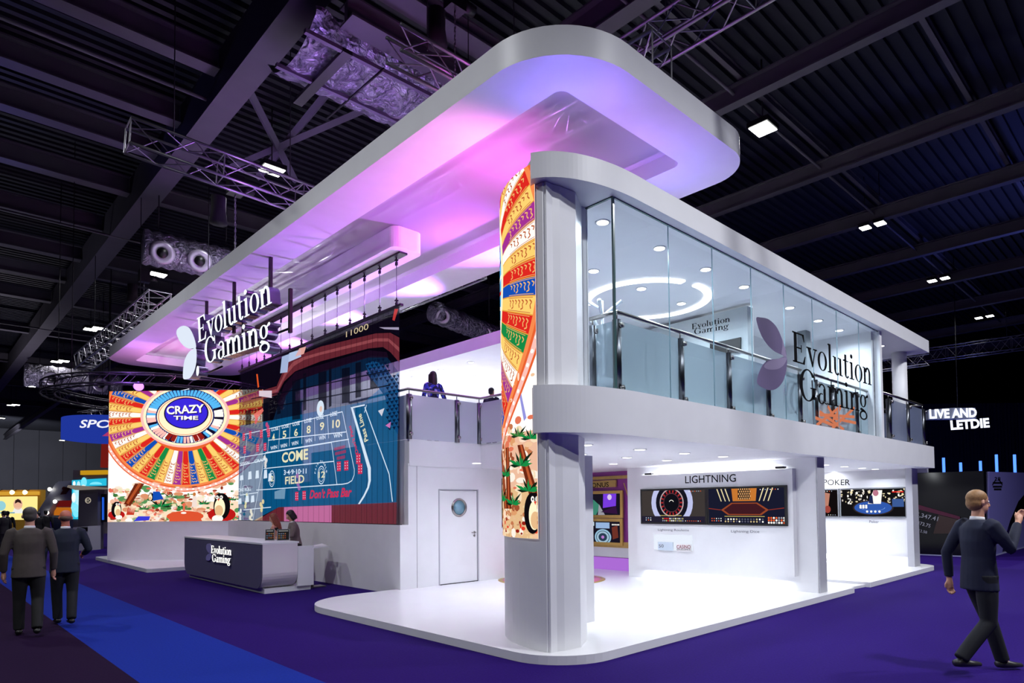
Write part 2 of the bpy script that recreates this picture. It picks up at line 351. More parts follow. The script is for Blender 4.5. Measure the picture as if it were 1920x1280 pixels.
for (a, b) in (((6.2, 17.5, 13.2), (9, 20.5, 12.4)), ((9.4, 16.5, 13.2), (7.2, 21, 12.4)), ((8.2, 15.5, 13.3), (8.2, 21.5, 12.6))):
    nt_[0] += 1; MB().tube([a, b], 0.12, BRA, 4, False).build('trim_%d' % nt_[0], kind='structure')
# thin conduits and cables under the deck
for i, (p, q) in enumerate((((6.1, 19.5, 11.9), (30, 19.5, 11.9)), ((7.75, 8.2, 12.3), (60, 8.2, 12.3)), ((-8, 17.6, 12.2), (5.4, 17.6, 12.2)), ((-8, 28.5, 12), (30, 28.5, 12)), ((-8, 46, 12), (30, 46, 12)))):
    tag(MB().tube([p, q], 0.045, BEAM, 6).build('conduit'), ('grey steel conduit along the roof, ' + ('behind the silver foil duct', 'carrying the right-hand row of lamps', 'over the left aisle near the camera', 'above the square truss end at left', 'far back above the left booths')[i]), 'conduit')
# ---------------------------------------------------------------- high bay lamps
def hall_lamp():
    t = thing('hall_lamp', '', 'lamp')
    b = MB(); b.box((-.34, -.3, 0), (.34, .3, .14), BLACKM); b.tube([(0, 0, .14), (0, 0, 1.93)], .02, BLACKM, 6); b.build('housing', t, world=False)
    MB().box((-.3, -.26, -.02), (.3, .26, 0), em((255, 255, 250), 9.0)).build('lamp_panel', t, world=False, label='bright white lamp panel')
    return t
HL = hall_lamp(); used = False
def lamp(x, y, label, z=11.9, g='square hall lamps under the roof', sc=1):
    global used
    o = HL if not used else copy_tree(HL)
    used = True; o.location = (x, y, z); o['label'] = label; o['group'] = g; o.scale = (sc, sc, 1)
lamp(16.55, 8.1, 'big bright rectangular roof lamp just right of the white canopy corner')
for i, x in enumerate((25.4, 33.9, 42.8)):
    for s in (0, 1): lamp(x, 8.52-0.52*s, '%s bright lamp of the %s pair right of the canopy' % (('left', 'right')[s], ('nearest', 'middle', 'farthest')[i]), sc=.62)
for i, y in enumerate((19.4, 31.6, 43.3, 54.5, 66.8, 80.3)):
    w_ = ('behind the purple-lit truss', 'below the silver twin-nozzle duct', 'left of the square truss end', 'above the chrome ducts over the left aisle', 'beside the lower chrome duct', 'just before the far wall')[i]
    lamp(7.8, y, 'bright hall lamp %s, aisle row' % w_)
    if i > 1: lamp(7.5, y+0.6, 'second lamp of the pair %s, aisle row' % w_)
for i, y in enumerate((92.8, 104.8, 117.6)): lamp(16.8, y, 'small distant hall lamp above the grey far wall, %s of its row' % ('nearest', 'middle', 'farthest')[i])
for i, y in enumerate((93, 106)): lamp(7.8, y, 'small distant hall lamp at the left edge, %s of two' % ('nearer', 'farther')[i])
# ---------------------------------------------------------------- lighting trusses
def truss(p0, p1, w_, label, n=None, h=None, m=ALU, r=0.03, group=None, up=(0, 0, 1), hang=True):
    p0 = Vector(p0); p1 = Vector(p1); d = (p1-p0).normalized(); h = h or w_; L = (p1-p0).length; n = n or max(2, int(L/0.5))
    s = d.cross(Vector(up)).normalized()*w_/2; u = s.cross(d).normalized()*h/2
    if u.z < 0: u = -u
    cs = [s+u, -s+u, -s-u, s-u]; root = thing('lighting_truss', label, 'truss', p0, group)
    for c in cs: MB().tube([p0+c, p1+c], r, m, 6).build('chord', root)
    mb = MB()
    for i in range(n):
        a = p0+d*(L*i/n); b = p0+d*(L*(i+1)/n)
        for j in range(4):
            c0, c1 = cs[j], cs[(j+1) % 4]
            mb.tube([a+(c0 if i % 2 else c1), b+(c1 if i % 2 else c0)], r*.45, m, 4, cap=False)
            if i % 3 == 0: mb.tube([a+c0, a+c1], r*.45, m, 4, cap=False)
    mb.build('lattice', root)
    if hang:
        for q in (.2, .8): p = p0.lerp(p1, q)+u; MB().tube([p, (p.x, p.y, 13.85)], .012, BLACKM, 4).build('hanging_cable', root)
    return root
truss((3.0, 14.35, 8.95), (6.9, 14.2, 8.75), 0.5, 'purple-lit square truss crossing behind the canopy at upper left, motor hanging below')
truss((5.5, 22.0, 8.0), (5.45, 33.5, 8.0), 0.6, 'bright-ended square truss running back along the left edge of the canopy')
truss((8.35, 7.4, 9.0), (8.35, -1.5, 9.0), 0.45, 'purple-grey truss leaving the top of the frame right of the canopy corner')
truss((7.6, 5.2, 8.1), (6.6, 26, 8.1), 0.5, 'square truss seen through the stretched fabric of the canopy')
truss((8.3, 8.4, 8.75), (5.2, 8.4, 8.75), 0.4, 'short cross truss above the fabric near the front of the canopy')
truss((10.6, 13, 7.9), (10.6, 25, 7.9), 0.45, 'dark truss between the canopy edge and the purple roof band')
truss((41.8, 16, 10.1), (42.6, 5.0, 10.1), 0.7, 'long dark truss far right behind the white round column', h=.7)
truss((38, 22, 9.2), (38.5, 10, 9.2), 0.6, 'lower dark truss behind the terrace of the white stand')
truss((25.0, 3.4, 9.5), (27.5, 2.0, 9.5), 0.5, 'grey truss end poking in at the right edge of the frame')
truss((9.6, 32, 6.9), (7.2, 44, 6.9), 0.5, 'dim truss behind the far end of the canopy')
if 0: truss((5.6, 21.9, 8.35), (5.62, 21.7, 8.35), 0.75, 'square truss end with crossed bracing beside the canopy edge', n=2)
# circular truss above the far LED wall
DALU = mat('dark_truss', (46, 44, 54), .5, .5)
ct = thing('circular_truss', 'curved dark truss ring hung over the far wheel screen', 'truss', (7.3, 27.4, 5.78))
mb = MB(); cc = Vector((7.3, 27.4, 5.78)); RR = [(4.0, 0), (4.0, .34), (3.6, 0), (3.6, .34)]
for (r_, h_) in RR: mb.tube([cc+Vector((r_*math.cos(a), r_*math.sin(a), h_)) for a in [2*PI*i/40 for i in range(41)]], .03, DALU, 5, cap=False)
mb.build('chord', ct); mb = MB()
for i in range(40):
    a = 2*PI*i/40; b = 2*PI*(i+.5)/40; q = lambda k, t: cc+Vector((RR[k][0]*math.cos(t), RR[k][0]*math.sin(t), RR[k][1]))
    for k, j in ((0, 1), (2, 3), (0, 2), (1, 3)): mb.tube([q(k, a), q(j, b)], .014, DALU, 4, cap=False)
mb.build('lattice', ct)
for a in (.5, 2.6, 3.6): p = cc+Vector((3.8*math.cos(a), 3.8*math.sin(a), .3)); MB().tube([p, (p.x, p.y, 13.85)], .012, BLACKM, 4).build('hanging_cable', ct)
def par(label, loc, tgt, m_=None, col=(150, 60, 255), s=8, sz=.11, g='small stage lamps', energy=0):
    t = thing('stage_lamp', label, 'stage lamp', loc, g); d = (Vector(tgt)-Vector(loc)).normalized(); l = Vector(loc)
    MB().lathe([(sz*.6, 0), (sz, sz*.6), (sz, sz*2.2), (sz*.92, sz*2.2)], l, BLACKM, 14, d).build('housing', t)
    MB().lathe([(sz*.85, 0), (sz*.85, .01)], l+d*sz*2.21, em(col, s), 14, d).build('lens', t)
    b = MB(); a = d.orthogonal().normalized(); b.tube([l+a*sz*1.1+d*sz, l+a*sz*1.3-Vector((0, 0, sz*1.6)), l-a*sz*1.3-Vector((0, 0, sz*1.6)), l-a*sz*1.1+d*sz], .012, BLACKM, 5); b.build('yoke', t)
    return t
p = at(260, 724, d=21.4); par('glowing violet stage lamp hung over the far wheel screen', p, (0, 0, 1.75), col=(160, 90, 255), s=5, sz=.17)
light('POINT', p+Vector((-.6, -.6, 0)), 60, (.5, .2, 1), .15, name='stage_lamp_light')
for i, (l, t, e, c) in enumerate(WASH):
    rgb = tuple(255*v**.45 for v in c); l = Vector(l); d = (Vector(t)-l).normalized(); base = l-d*.2
    o = par('black uplighter on the stand roof out of sight behind the roof band', base, t, col=rgb, s=4, sz=.07, g='uplighters on the stand roof')
# ---------------------------------------------------------------- ducts
FOIL = mat('crinkled_foil', (170, 165, 185), 0.28, 1.0, noise=0.3, nscale=3, bump=1.0)
def foil_bump():
    nt = FOIL.node_tree
    for n in nt.nodes:
        if n.type == 'BUMP': n.inputs['Distance'].default_value = 0.25; n.inputs['Strength'].default_value = 1.0
        if n.type == 'TEX_NOISE': n.inputs['Scale'].default_value = 5; n.inputs['Detail'].default_value = 8; n.inputs['Distortion'].default_value = 1.5
foil_bump()
t = thing('foil_duct', 'large silver foil-wrapped duct under the roof at top centre', 'duct', (6.9, 12.7, 11))
mb = MB(); n1, n2 = 30, 20; V = []
for i in range(n1+1):
    for j in range(n2+1):
        a = PI*(1.0*j/n2); rr = 1.05*(1+.05*math.sin(i*1.3+j)+.04*random.random()); V.append((5.5+3.3*i/n1, 12.75-rr*math.cos(a)*1.05, 11.35-0.55*math.sin(a)*(1+.08*math.sin(i*.9))))
mb.add(V, [(i*(n2+1)+j, (i+1)*(n2+1)+j, (i+1)*(n2+1)+j+1, i*(n2+1)+j+1) for i in range(n1) for j in range(n2)], FOIL, False); mb.build('duct_skin', t, fixn=True)
mb = MB()
for y in (11.62, 12.95): mb.box((5.3, y, 10.72), (9.2, y+.09, 10.8), BRA)
mb.box((6.05, 11.6, 10.7), (6.25, 13.9, 10.78), BLACKM); mb.tube([(6.9, 11.5, 10.7), (6.9, 14.0, 10.75)], .025, BLACKM, 5); mb.build('strap', t)
beam((5.9, 11.2, 11.0), (11, 11.2, 11.0), 0.5, 0.4); beam((5.9, 10.5, 11.4), (11, 10.5, 11.4), 0.5, 0.3)
def nozzle_duct(label, c, L, r_, noz, d=Vector((1, 0, 0)), s=1.0):
    t = thing('nozzle_duct', label, 'duct', c); c = Vector(c); d = Vector(d).normalized(); k = 26
    prof = [(r_*(1+.06*math.sin(i*2.1)), L*i/k) for i in range(k+1)]
    MB().lathe(prof, c, FOIL, 24, d).build('duct_tube', t)
    for q in (.15*L, .85*L): p = c+d*q; MB().tube([p+Vector((0, 0, r_*.9)), (p.x, p.y, 13.86)], .02, BLACKM, 5).build('hanging_rod', t)
    for q in noz:
        p = c+d*q; dn = (EYE-p).normalized(); dn = (dn+Vector((0, 0, -.1))).normalized(); p = p+dn*r_*.85
        nz = MB().lathe([(r_*.62, 0), (r_*.66, r_*.35), (r_*.5, r_*.45), (r_*.3, r_*.3)], p, mat('nozzle_metal', (190, 184, 200), .35, .5), 24, dn).build('nozzle', t)
        MB().lathe([(r_*.29, 0), (r_*.29, .02)], p+dn*r_*.42, BLACK, 18, dn).build('nozzle_throat', nz, label='black nozzle opening')
    return t
nozzle_duct('silver duct with two round nozzles hanging left of the canopy edge', at(268, 462, z=10.2), 2.9, .55, (.55, 1.65), (1, -.12, -.02))
nozzle_duct('small chrome duct with twin nozzles above the left aisle', at(45, 702, z=10.8), 5.6, .75, (1.5, 3.7), (1, -.05, 0))
nozzle_duct('small chrome nozzle duct left of the circular truss', at(163, 716, z=10.4), 1.2, .75, (.8,), (1, -.05, 0))
nozzle_duct('violet-lit duct with two nozzles seen between canopy and purple roof band', at(815, 585, z=9.2), 4.2, .42, (.5, 3.3), (1, .25, -.02))
# chain hoists
def chain(label, top, bot):
    t = thing('chain_hoist', label, 'chain hoist', top); mb = MB(); L = (Vector(top)-Vector(bot)).length; n = int(L/.07)
    for i in range(n):
        p = Vector(top).lerp(Vector(bot), (i+.5)/n); a = Vector((1, 0, 0)) if i % 2 else Vector((0, 1, 0))
        mb.tube([p+Vector((0, 0, .035))+a*.012, p-Vector((0, 0, .035))+a*.012], .009, ALU, 4); mb.tube([p+Vector((0, 0, .035))-a*.012, p-Vector((0, 0, .035))-a*.012], .009, ALU, 4)
    mb.build('chain', t, kind='stuff')
    b = MB(); q = Vector(top); b.box(q+Vector((-.16, -.12, 0)), q+Vector((.16, .12, .42)), BLACKM); b.lathe([(.1, 0), (.1, .25)], q+Vector((.16, 0, .2)), BLACKM, 12, (1, 0, 0)); b.build('motor', t)
    s = MB(); s.lathe([(.02, 0), (.19, .02), (.15, .3), (.16, .62), (.1, .64)], q+Vector((-.32, .1, -.75)), mat('black_cloth', (18, 18, 20), .9), 12); s.build('chain_bag', t)
chain('chain hoist with black bag above the canopy, top centre', at(853, 20, y=8.9), at(853, 140, y=8.9))
chain('chain hoist hanging under the purple-lit truss, upper left', at(441, 365, y=15.2), at(441, 500, y=15.2))
chain('chain hoist over the far left edge of the canopy', (5.9, 25.6, 9.6), (5.9, 25.6, 7.4))
chain('chain hoist seen through the canopy fabric', (8.25, 6.3, 8.6), (8.25, 6.3, 7.35))
# ---------------------------------------------------------------- the hanging canopy
FAB = seethru('stretch_fabric', (235, 228, 240), 0.62, transl=True)
CX0, CY0, CX1, CY1, CZ0, CZ1 = 5.08, 4.76, 9.5, 27.4, 7.0, 7.36
can = thing('canopy', 'huge white rounded rectangular canopy washed purple and pink, hung over the stand', 'canopy', (7.2, 16, 7.0))
o1 = rrect(CX0, CY0, CX1, CY1, (1.15, .72, 1.0, 1.0), 14); i1 = rrect(5.86, 5.53, 8.55, 26.5, .14, 14); n = len(o1)
mb = MB(); V = [(a, b, CZ0) for a, b in o1]+[(a, b, CZ1) for a, b in o1]+[(a, b, CZ0) for a, b in i1]+[(a, b, CZ1) for a, b in i1]
F = []
for i in range(n):
    j = (i+1) % n; F.append((i, j, n+j, n+i)); F.append((2*n+i, 3*n+i, 3*n+j, 2*n+j))
mb.add(V, F, WHITE, True)
mb.add(V, [(i, 2*n+i, 2*n+(i+1) % n, (i+1) % n) for i in range(n)]+[(n+i, n+(i+1) % n, 3*n+(i+1) % n, 3*n+i) for i in range(n)], WHITE)
mb.build('canopy_ring', can)
MB().add([(5.86, 5.53, 7.27), (8.55, 5.53, 7.27), (8.55, 26.5, 7.27), (5.86, 26.5, 7.27)], [(0, 3, 2, 1)], FAB).build('fabric_panel', can, label='translucent stretched fabric panel')
mb = MB()
for y in (8.4, 11.5, 14.6, 17.7, 20.8, 23.9):
    for x in (5.9, 8.2): mb.tube([(x, y, 7.3), (x, y, 7.9)], .02, ALU, 5)
mb.tube([(5.9, 5.5, 7.5), (5.9, 26.4, 7.5)], .03, ALU, 6); mb.tube([(6.4, 5.5, 7.5), (6.4, 26.4, 7.5)], .03, ALU, 6); mb.tube([(6.15, 5.5, 7.9), (6.15, 26.4, 7.9)], .03, ALU, 6)
for i in range(42): y = 5.6+i*.5; mb.tube([(5.9, y, 7.5), (6.4, y+.25, 7.5)], .016, ALU, 4); mb.tube([(5.9, y, 7.5), (6.15, y+.25, 7.9)], .014, ALU, 4); mb.tube([(6.4, y, 7.5), (6.15, y+.25, 7.9)], .014, ALU, 4)
mb.build('support_frame', can)
# drop box with cable track
db = thing('drop_box', 'long white rounded box under the canopy with a black cable track', 'ceiling box', (7.12, 16, 6.84))
MB().prism(rrect(6.78, 10.95, 7.47, 20.6, .16, 6), 6.84, 7.26, WHITE, smooth=False).build('box_body', db)
MB().box((7.02, 11.12, 6.80), (7.2, 20.3, 6.84), BLACK).build('cable_track', db, label='black cable track')
# ---------------------------------------------------------------- platform
def pf(poly, z0, z1, label, name='stand_platform'):
    return tag(MB().prism(poly, z0, z1, WHITE2, mside=WHITE).build(name), label, 'platform')
pl = rrect(4.94, 4.74, 13.0, 11.3, (.75, .02, .02, 1.1), 12)
pf(pl, 0, .1, 'large white raised floor of the stand with rounded front corner')
pf([(13.0, 5.0), (14.0, 4.9), (14.0, 12), (13.0, 12)], 0, .05, 'low white ramp strip between the two white floors')
pf(rrect(14.0, 4.8, 18.95, 12, (.02, .6, .02, .02), 10), 0, .1, 'farther white raised floor before the poker wall')
pf(rrect(4.84, 20.3, 7.6, 27.2, (.15, .02, .02, .3), 8), 0, .1, 'white plinth under the far wheel screen')
pk = MB(); pk.lathe([(1.18, 0), (1.18, .003)], (10.25, 10.15, .1), mat('gold_vinyl', (190, 160, 90), .4, .3), 40); pk.lathe([(1.08, 0), (1.08, .005)], (10.25, 10.15, .1), mat('pink_vinyl', (205, 110, 150), .4), 40)
tag(pk.build('floor_disc'), 'pink floor disc with a gold rim on the white floor', 'floor decal')
# ---------------------------------------------------------------- curved LED column at the near corner
LR, LCX, LCY = 1.6, 6.76, 5.3
def curve(s, z, n=0):      # s = arc length from the front edge, n = outward offset
    a = s/LR; r = LR+n
    return Vector((LCX-r*math.cos(a), LCY+r*math.sin(a), z))
ARC = 2.4
def arcpts(n_, off=0, s1=ARC): return [tuple(curve(s1*i/n_, 0, off))[:2] for i in range(n_+1)]
outer = arcpts(24); inner = [(5.62, 5.1), (5.95, 5.3), (5.95, 5.6)]+[(p[0]+.05, p[1]-.1) for p in arcpts(8, -.55)][2:]
colp = [(5.37, 5.12), (5.16, 5.19)]+outer[0:]+inner[::-1]
led = thing('curved_screen_column', 'tall curved LED column at the front corner, wheel artwork above white base', 'LED column', (6, 6, .1))
LEDZ0, LEDZ1 = 1.36, 5.7
for (a, b, nm) in ((.1, LEDZ0, 'column_base'), (LEDZ0, 5.43, 'column_core')):
    MB().prism(colp, a, b, WHITE).build(nm, led, fixn=True)
mb = MB(); N = 30
V = [curve(ARC*i/N, z, .012) for z in (LEDZ0, LEDZ1) for i in range(N+1)]; mb.add(V, [(i+1, i, N+1+i, N+2+i) for i in range(N)], em((255, 250, 245), 1.1), True)
mb.add([curve(0, LEDZ0, .012), curve(0, LEDZ1, .012), curve(0, LEDZ1, -.06), curve(0, LEDZ0, -.06)], [(0, 1, 2, 3)], WHITE)
V = [curve(ARC*i/N, z, -.05) for z in (LEDZ0, LEDZ1) for i in range(N+1)]; mb.add(V, [(i, i+1, N+2+i, N+1+i) for i in range(N)], BLACKM, True)
V = [curve(ARC*i/N, LEDZ1, q) for q in (-.05, .012) for i in range(N+1)]; mb.add(V, [(i, i+1, N+2+i, N+1+i) for i in range(N)], BLACKM)
mb.build('screen', led)
# flat white pilaster with the facet beside the screen
mb = MB(); mb.box((5.18, 5.15, .1), (5.38, 5.4, 5.43), WHITE); mb.build('pilaster', led)
tag(MB().box((6.15, 5.55, .24), (6.38, 5.62, 2.37), WHITE).build('partition_panel'), 'narrow white vertical panel just right of the column base', 'panel')
# ---------------------------------------------------------------- art helpers
def clip(poly, x0, y0, x1, y1):
    for (ax, val, sg) in ((0, x0, 1), (0, x1, -1), (1, y0, 1), (1, y1, -1)):
        out = []
        for i in range(len(poly)):
            a, b = poly[i], poly[(i+1) % len(poly)]; da = (a[ax]-val)*sg; db_ = (b[ax]-val)*sg
            if da >= 0: out.append(a)
            if (da < 0) != (db_ < 0): t = da/(da-db_); out.append((a[0]+(b[0]-a[0])*t, a[1]+(b[1]-a[1])*t))
        poly = out
        if len(poly) < 3: return []
    return poly
class Art:
    def __init__(s, fn, rect, cut=None): s.fn = fn; s.rect = rect; s.cut = cut; s.mb = MB()
    def poly(s, P, m, lay):
        P = clip(P, *s.rect)
        if len(P) < 3: return
        parts = [P]
        if s.cut:
            x0 = min(p[0] for p in P); x1 = max(p[0] for p in P); parts = []
            k = math.floor(x0/s.cut)
            while k*s.cut < x1:
                q = clip(P, k*s.cut, -99, (k+1)*s.cut, 99)
                if len(q) >= 3: parts.append(q)
                k += 1
        for q in parts:
            tr = tessellate_polygon([[Vector((a, b, 0)) for a, b in q]])
            s.mb.add([s.fn(a, b, .0015*lay) for a, b in q], tr, m)
    def line(s, a, b, w_, m, lay):
        a = Vector(a); b = Vector(b); d = (b-a).normalized(); q = Vector((-d.y, d.x))*w_/2
        s.poly([tuple(a+q), tuple(b+q), tuple(b-q), tuple(a-q)], m, lay)
    def pline(s, pts, w_, m, lay):
        for i in range(len(pts)-1): s.line(pts[i], pts[i+1], w_, m, lay)
    def ell(s, c, rx, ry, m, lay, a0=0, a1=2*PI, n=28): s.poly([(c[0]+rx*math.cos(a0+(a1-a0)*i/n), c[1]+ry*math.sin(a0+(a1-a0)*i/n)) for i in range(n+(0 if a1-a0 > 6.2 else 1))], m, lay)
    def ann(s, c, rx, ry, w_, m, lay, a0=0, a1=2*PI, n=48):
        k = ry/rx
        for i in range(n):
            t0 = a0+(a1-a0)*i/n; t1 = a0+(a1-a0)*(i+1)/n; f_ = lambda r, t: (c[0]+r*math.cos(t), c[1]+r*k*math.sin(t))
            s.poly([f_(rx, t0), f_(rx, t1), f_(rx-w_, t1), f_(rx-w_, t0)], m, lay)
RED, GRN, BLU, YEL, PUR, WHT, CRM, ORG = em((225, 40, 34)), em((22, 140, 70)), em((20, 80, 185)), em((250, 205, 110), 1.1), em((165, 50, 150)), em((255, 250, 240), 1.1), em((255, 240, 200), 1.1), em((235, 100, 50))
DK, LBL, DBL, GOLD, PNK, BRN = em((20, 14, 40)), em((90, 190, 250)), em((40, 30, 150)), em((230, 160, 60)), em((255, 190, 180), 1.1), em((110, 40, 20))
SEQ = [RED, YEL, PUR, WHT, YEL, RED, BLU, YEL, RED, GRN, YEL, WHT, PUR, RED, BLU, YEL, GRN, RED, YEL, RED, WHT, PUR, YEL, BLU, RED, YEL, WHT]
def wheel(A, c, r0, r1, k, n=54, off=0.0, a0=0, a1=2*PI, lw=.012, full=True):
    """money wheel: coloured wedges between inner radius r0 and outer r1, k = height/width"""
    A.ell(c, r1*1.1, r1*1.1*k, ORG, 2, n=64); A.ann(c, r1*1.085, r1*1.085*k, r1*.035, PNK, 4, n=64); A.ann(c, r1*1.03, r1*1.03*k, r1*.04, em((250, 140, 80)), 3, n=64)
    for i in range(90): t = 2*PI*i/90; A.ell((c[0]+r1*1.066*math.cos(t), c[1]+r1*1.066*k*math.sin(t)), r1*.014, r1*.012, WHT, 5, n=6)
    for i in range(n):
        t0 = 2*PI*i/n+off; t1 = 2*PI*(i+1)/n+off
        f_ = lambda r, t: (c[0]+r*math.cos(t), c[1]+r*k*math.sin(t)); m = SEQ[i % len(SEQ)]
        A.poly([f_(r0, t0), f_(r1, t0), f_(r1, t1), f_(r0, t1)], m, 4); A.pline([f_(r0, t0), f_(r1, t0)], lw, GOLD, 6)
        tm = (t0+t1)/2; sq = DK if m in (WHT, YEL) else YEL; sq = em((190, 90, 50)) if m in (WHT, YEL) else em((245, 185, 110))
        dt = (t1-t0)*.28
        for j in range(7):                                # flourishes painted along each wedge
            q0 = r0+(r1-r0)*(.38+.085*j); q1 = q0+(r1-r0)*.05
            A.pline([f_(q0, tm-dt), f_(q1, tm-dt*.6), f_((q0+q1)/2, tm), f_(q1, tm+dt*.7), f_(q0, tm+dt)][:3+(i+j) % 3], lw*1.15, sq, 7)
        A.pline([f_(r0+(r1-r0)*.34, tm-dt*1.4), f_(r1*.98, tm-dt*1.45)], lw*.5, sq, 7); A.pline([f_(r0+(r1-r0)*.34, tm+dt*1.4), f_(r1*.98, tm+dt*1.45)], lw*.5, sq, 7)
def bird(A, c, h, flip=1, chair=True):
    """plain black and white seabird figure sitting on a red round cushion"""
    x, y = c
    if chair: A.ell((x, y+h*.2), h*.5, h*.26, em((190, 25, 25)), 9); A.ell((x+flip*h*.15, y+h*.06), h*.2, h*.13, WHT, 12)
    A.ell((x, y+h*.5), h*.3, h*.47, em((16, 12, 16)), 10); A.ell((x+flip*h*.06, y+h*.78), h*.2, h*.19, em((16, 12, 16)), 10)
    A.ell((x+flip*h*.07, y+h*.45), h*.19, h*.33, CRM, 11); A.ell((x+flip*h*.1, y+h*.34), h*.15, h*.2, em((235, 190, 140)), 12)
    A.ell((x+flip*h*.02, y+h*.82), h*.06, h*.07, WHT, 12, n=10); A.ell((x+flip*h*.17, y+h*.82), h*.06, h*.07, WHT, 12, n=10)
    for q in (.03, .18): A.ell((x+flip*h*q, y+h*.82), h*.025, h*.03, DK, 13, n=8)
    A.poly([(x+flip*h*.07, y+h*.77), (x+flip*h*.15, y+h*.77), (x+flip*h*.12, y+h*.68)], RED, 14)
def plant(A, c, s, m=GRN):
    for i in range(9):
        a = PI*(.05+.9*i/8); L = s*(.8+.3*math.sin(i*2.3)); e = (c[0]+L*math.cos(a), c[1]+L*.55*math.sin(a)); d = Vector((-math.sin(a), math.cos(a)))*s*.07; mid = Vector(c).lerp(Vector(e), .5)
        A.poly([c, tuple(mid+d), e, tuple(mid-d)], m if i % 3 else em((18, 40, 24)), 9)
def blobs(A, x0, y0, x1, y1, n, cols, rmin, rmax, lay=3):
    for i in range(n): A.ell((random.uniform(x0, x1), random.uniform(y0, y1)), random.uniform(rmin, rmax), random.uniform(rmin, rmax)*.6, random.choice(cols), lay, n=9)
# near column art (s, z)
A = Art(curve, (0, LEDZ0, ARC, LEDZ1), .12); BASE = .012
A.fn = lambda s, z, n: curve(s, z, .014+n)
# seen from the front the arc parameter runs right to left
A.poly(R(0, 1.36, ARC, 1.95), em((232, 190, 140)), 1); A.poly(R(0, 1.95, ARC, 2.6), em((240, 190, 160)), 1)
blobs(A, 0, 1.36, 2.2, 2.7, 160, [em((200, 120, 80)), em((250, 225, 190)), em((255, 245, 230)), em((160, 80, 50)), em((225, 160, 110))], .04, .12, 2)
blobs(A, 0, 1.36, 3, 3.3, 150, [em((245, 200, 160)), em((255, 225, 200)), em((230, 120, 90)), em((215, 150, 110))], .02, .09)
blobs(A, 0, 1.36, 1.6, 1.75, 120, [em((240, 210, 160)), em((200, 150, 110)), em((235, 190, 150))], .01, .035, 4)
WC = (2.21, 4.65); wheel(A, WC, 1.38, 2.28, 1.0, 64, .03, lw=.014)
A.ell(WC, 1.42, 1.42, CRM, 8, n=60); A.ann(WC, 1.3, 1.3, .22, LBL, 9); A.ell(WC, .98, .98, DBL, 9)
for i in range(40): t = 2*PI*i/40; A.line((WC[0]+1.3*math.cos(t), WC[1]+1.3*math.sin(t)), (WC[0]+1.05*math.cos(t), WC[1]+1.05*math.sin(t)), .05, random.choice([DK, WHT, RED]), 10)
for (x, t_) in ((.62, .34), (.25, -.12), (1.15, .25), (.98, -.05)):
    A.poly([(x, 2.45), (x+.12, 2.45), (x-.1+t_*.6, 1.7), (x-.28+t_*.6, 1.7)], BRN, 7); A.poly([(x+.02, 2.45), (x+.06, 2.45), (x-.17+t_*.6, 1.7), (x-.22+t_*.6, 1.7)], em((190, 90, 50)), 8)
plant(A, (.15, 1.9), .3); plant(A, (.95, 1.8), .35); plant(A, (1.2, 2.3), .3); plant(A, (.35, 2.55), .25, em((60, 130, 60))); plant(A, (.3, 2.2), .35); plant(A, (.75, 2.1), .3); plant(A, (.5, 1.75), .3); plant(A, (.1, 2.5), .25)
bird(A, (1.25, 1.42), .7, 1, False); bird(A, (.08, 1.4), .5, -1, False); blobs(A, 0, 1.4, 1.2, 1.62, 20, [em((150, 30, 20)), em((230, 60, 40))], .02, .05, 9)
A.poly([(.22, 2.72), (.3, 3.0), (.27, 3.05), (.17, 2.75)], em((150, 150, 225)), 9)
A.mb.build('artwork', led)
# ---------------------------------------------------------------- far LED wall with the wheel
FA = Vector((4.78, 24.85, 0)); FB = Vector((7.75, 21.85, 0)); fr_ = (FB-FA).normalized(); fn_ = Vector((fr_.y, -fr_.x, 0)); FLW = (FB-FA).length
if fn_.dot(FA) > 0: fn_ = -fn_
FF = Frame(FA, fr_, (0, 0, 1), fn_)
fw = thing('screen_wall', 'far white wall carrying the big colourful wheel screen', 'LED wall', FA)
mb = MB(); mb.obox(FF.pt(FLW/2+.4, .1+(1.34-.1)/2, -.25), (FF.r, FF.u, FF.n), (FLW/2+.4, (1.34-.1)/2, .25), WHITE); mb.build('wall_base', fw)
mb = MB(); mb.obox(FF.pt(FLW/2+.4, 3.42, -.28), (FF.r, FF.u, FF.n), (FLW/2+.4, 2.08, .22), BLACKM); mb.build('screen_back', fw)
Z0, Z1 = FF.px(320, 977)[1], FF.px(330, 732)[1]
mb = MB(); mb.extrude(R(0, Z0, FLW+.8, Z1), FF, -.06, .0, em((255, 248, 240), 1.15), BLACKM); mb.build('screen', fw)
A = Art(lambda u, v, n: FF.pt(u, v, .004+n), (0, Z0, FLW+.8, Z1)); q = lambda cx, cy: FF.px(200+cx/4, 680+cy/4)
A.poly(R(0, Z0, 9, Z0+.62), em((250, 222, 190), 1.05), 1); blobs(A, 0, Z0, 4.6, Z0+1.3, 90, [em((245, 190, 160)), em((225, 150, 110)), em((255, 235, 215)), em((90, 150, 90))], .08, .2, 2)
blobs(A, 0, Z0, 4.6, Z0+1.1, 300, [em((150, 60, 40)), em((60, 120, 60)), em((255, 225, 200)), em((245, 180, 150)), em((235, 110, 90)), em((240, 235, 190)), em((250, 240, 230))], .02, .1)
c = q(590, 400); rr = (q(990, 400)[0]-c[0])*1.02; cy_ = q(590, 905); k = (c[1]-cy_[1])/1.02/rr/1.04
r0 = q(925, 400)[0]-c[0]
R1 = rr*1.44; kk = (c[1]-q(590, 915)[1])/R1
wheel(A, c, r0*.9, R1, kk, 54, .02, lw=.02)
k2 = (c[1]-q(600, 635)[1])/r0
A.ell(c, r0, r0*k2, CRM, 8, n=48); A.ann(c, r0, r0*k2, .09, PNK, 9); A.ell(c, r0*.88, r0*k2*.88, em((40, 40, 110)), 9)
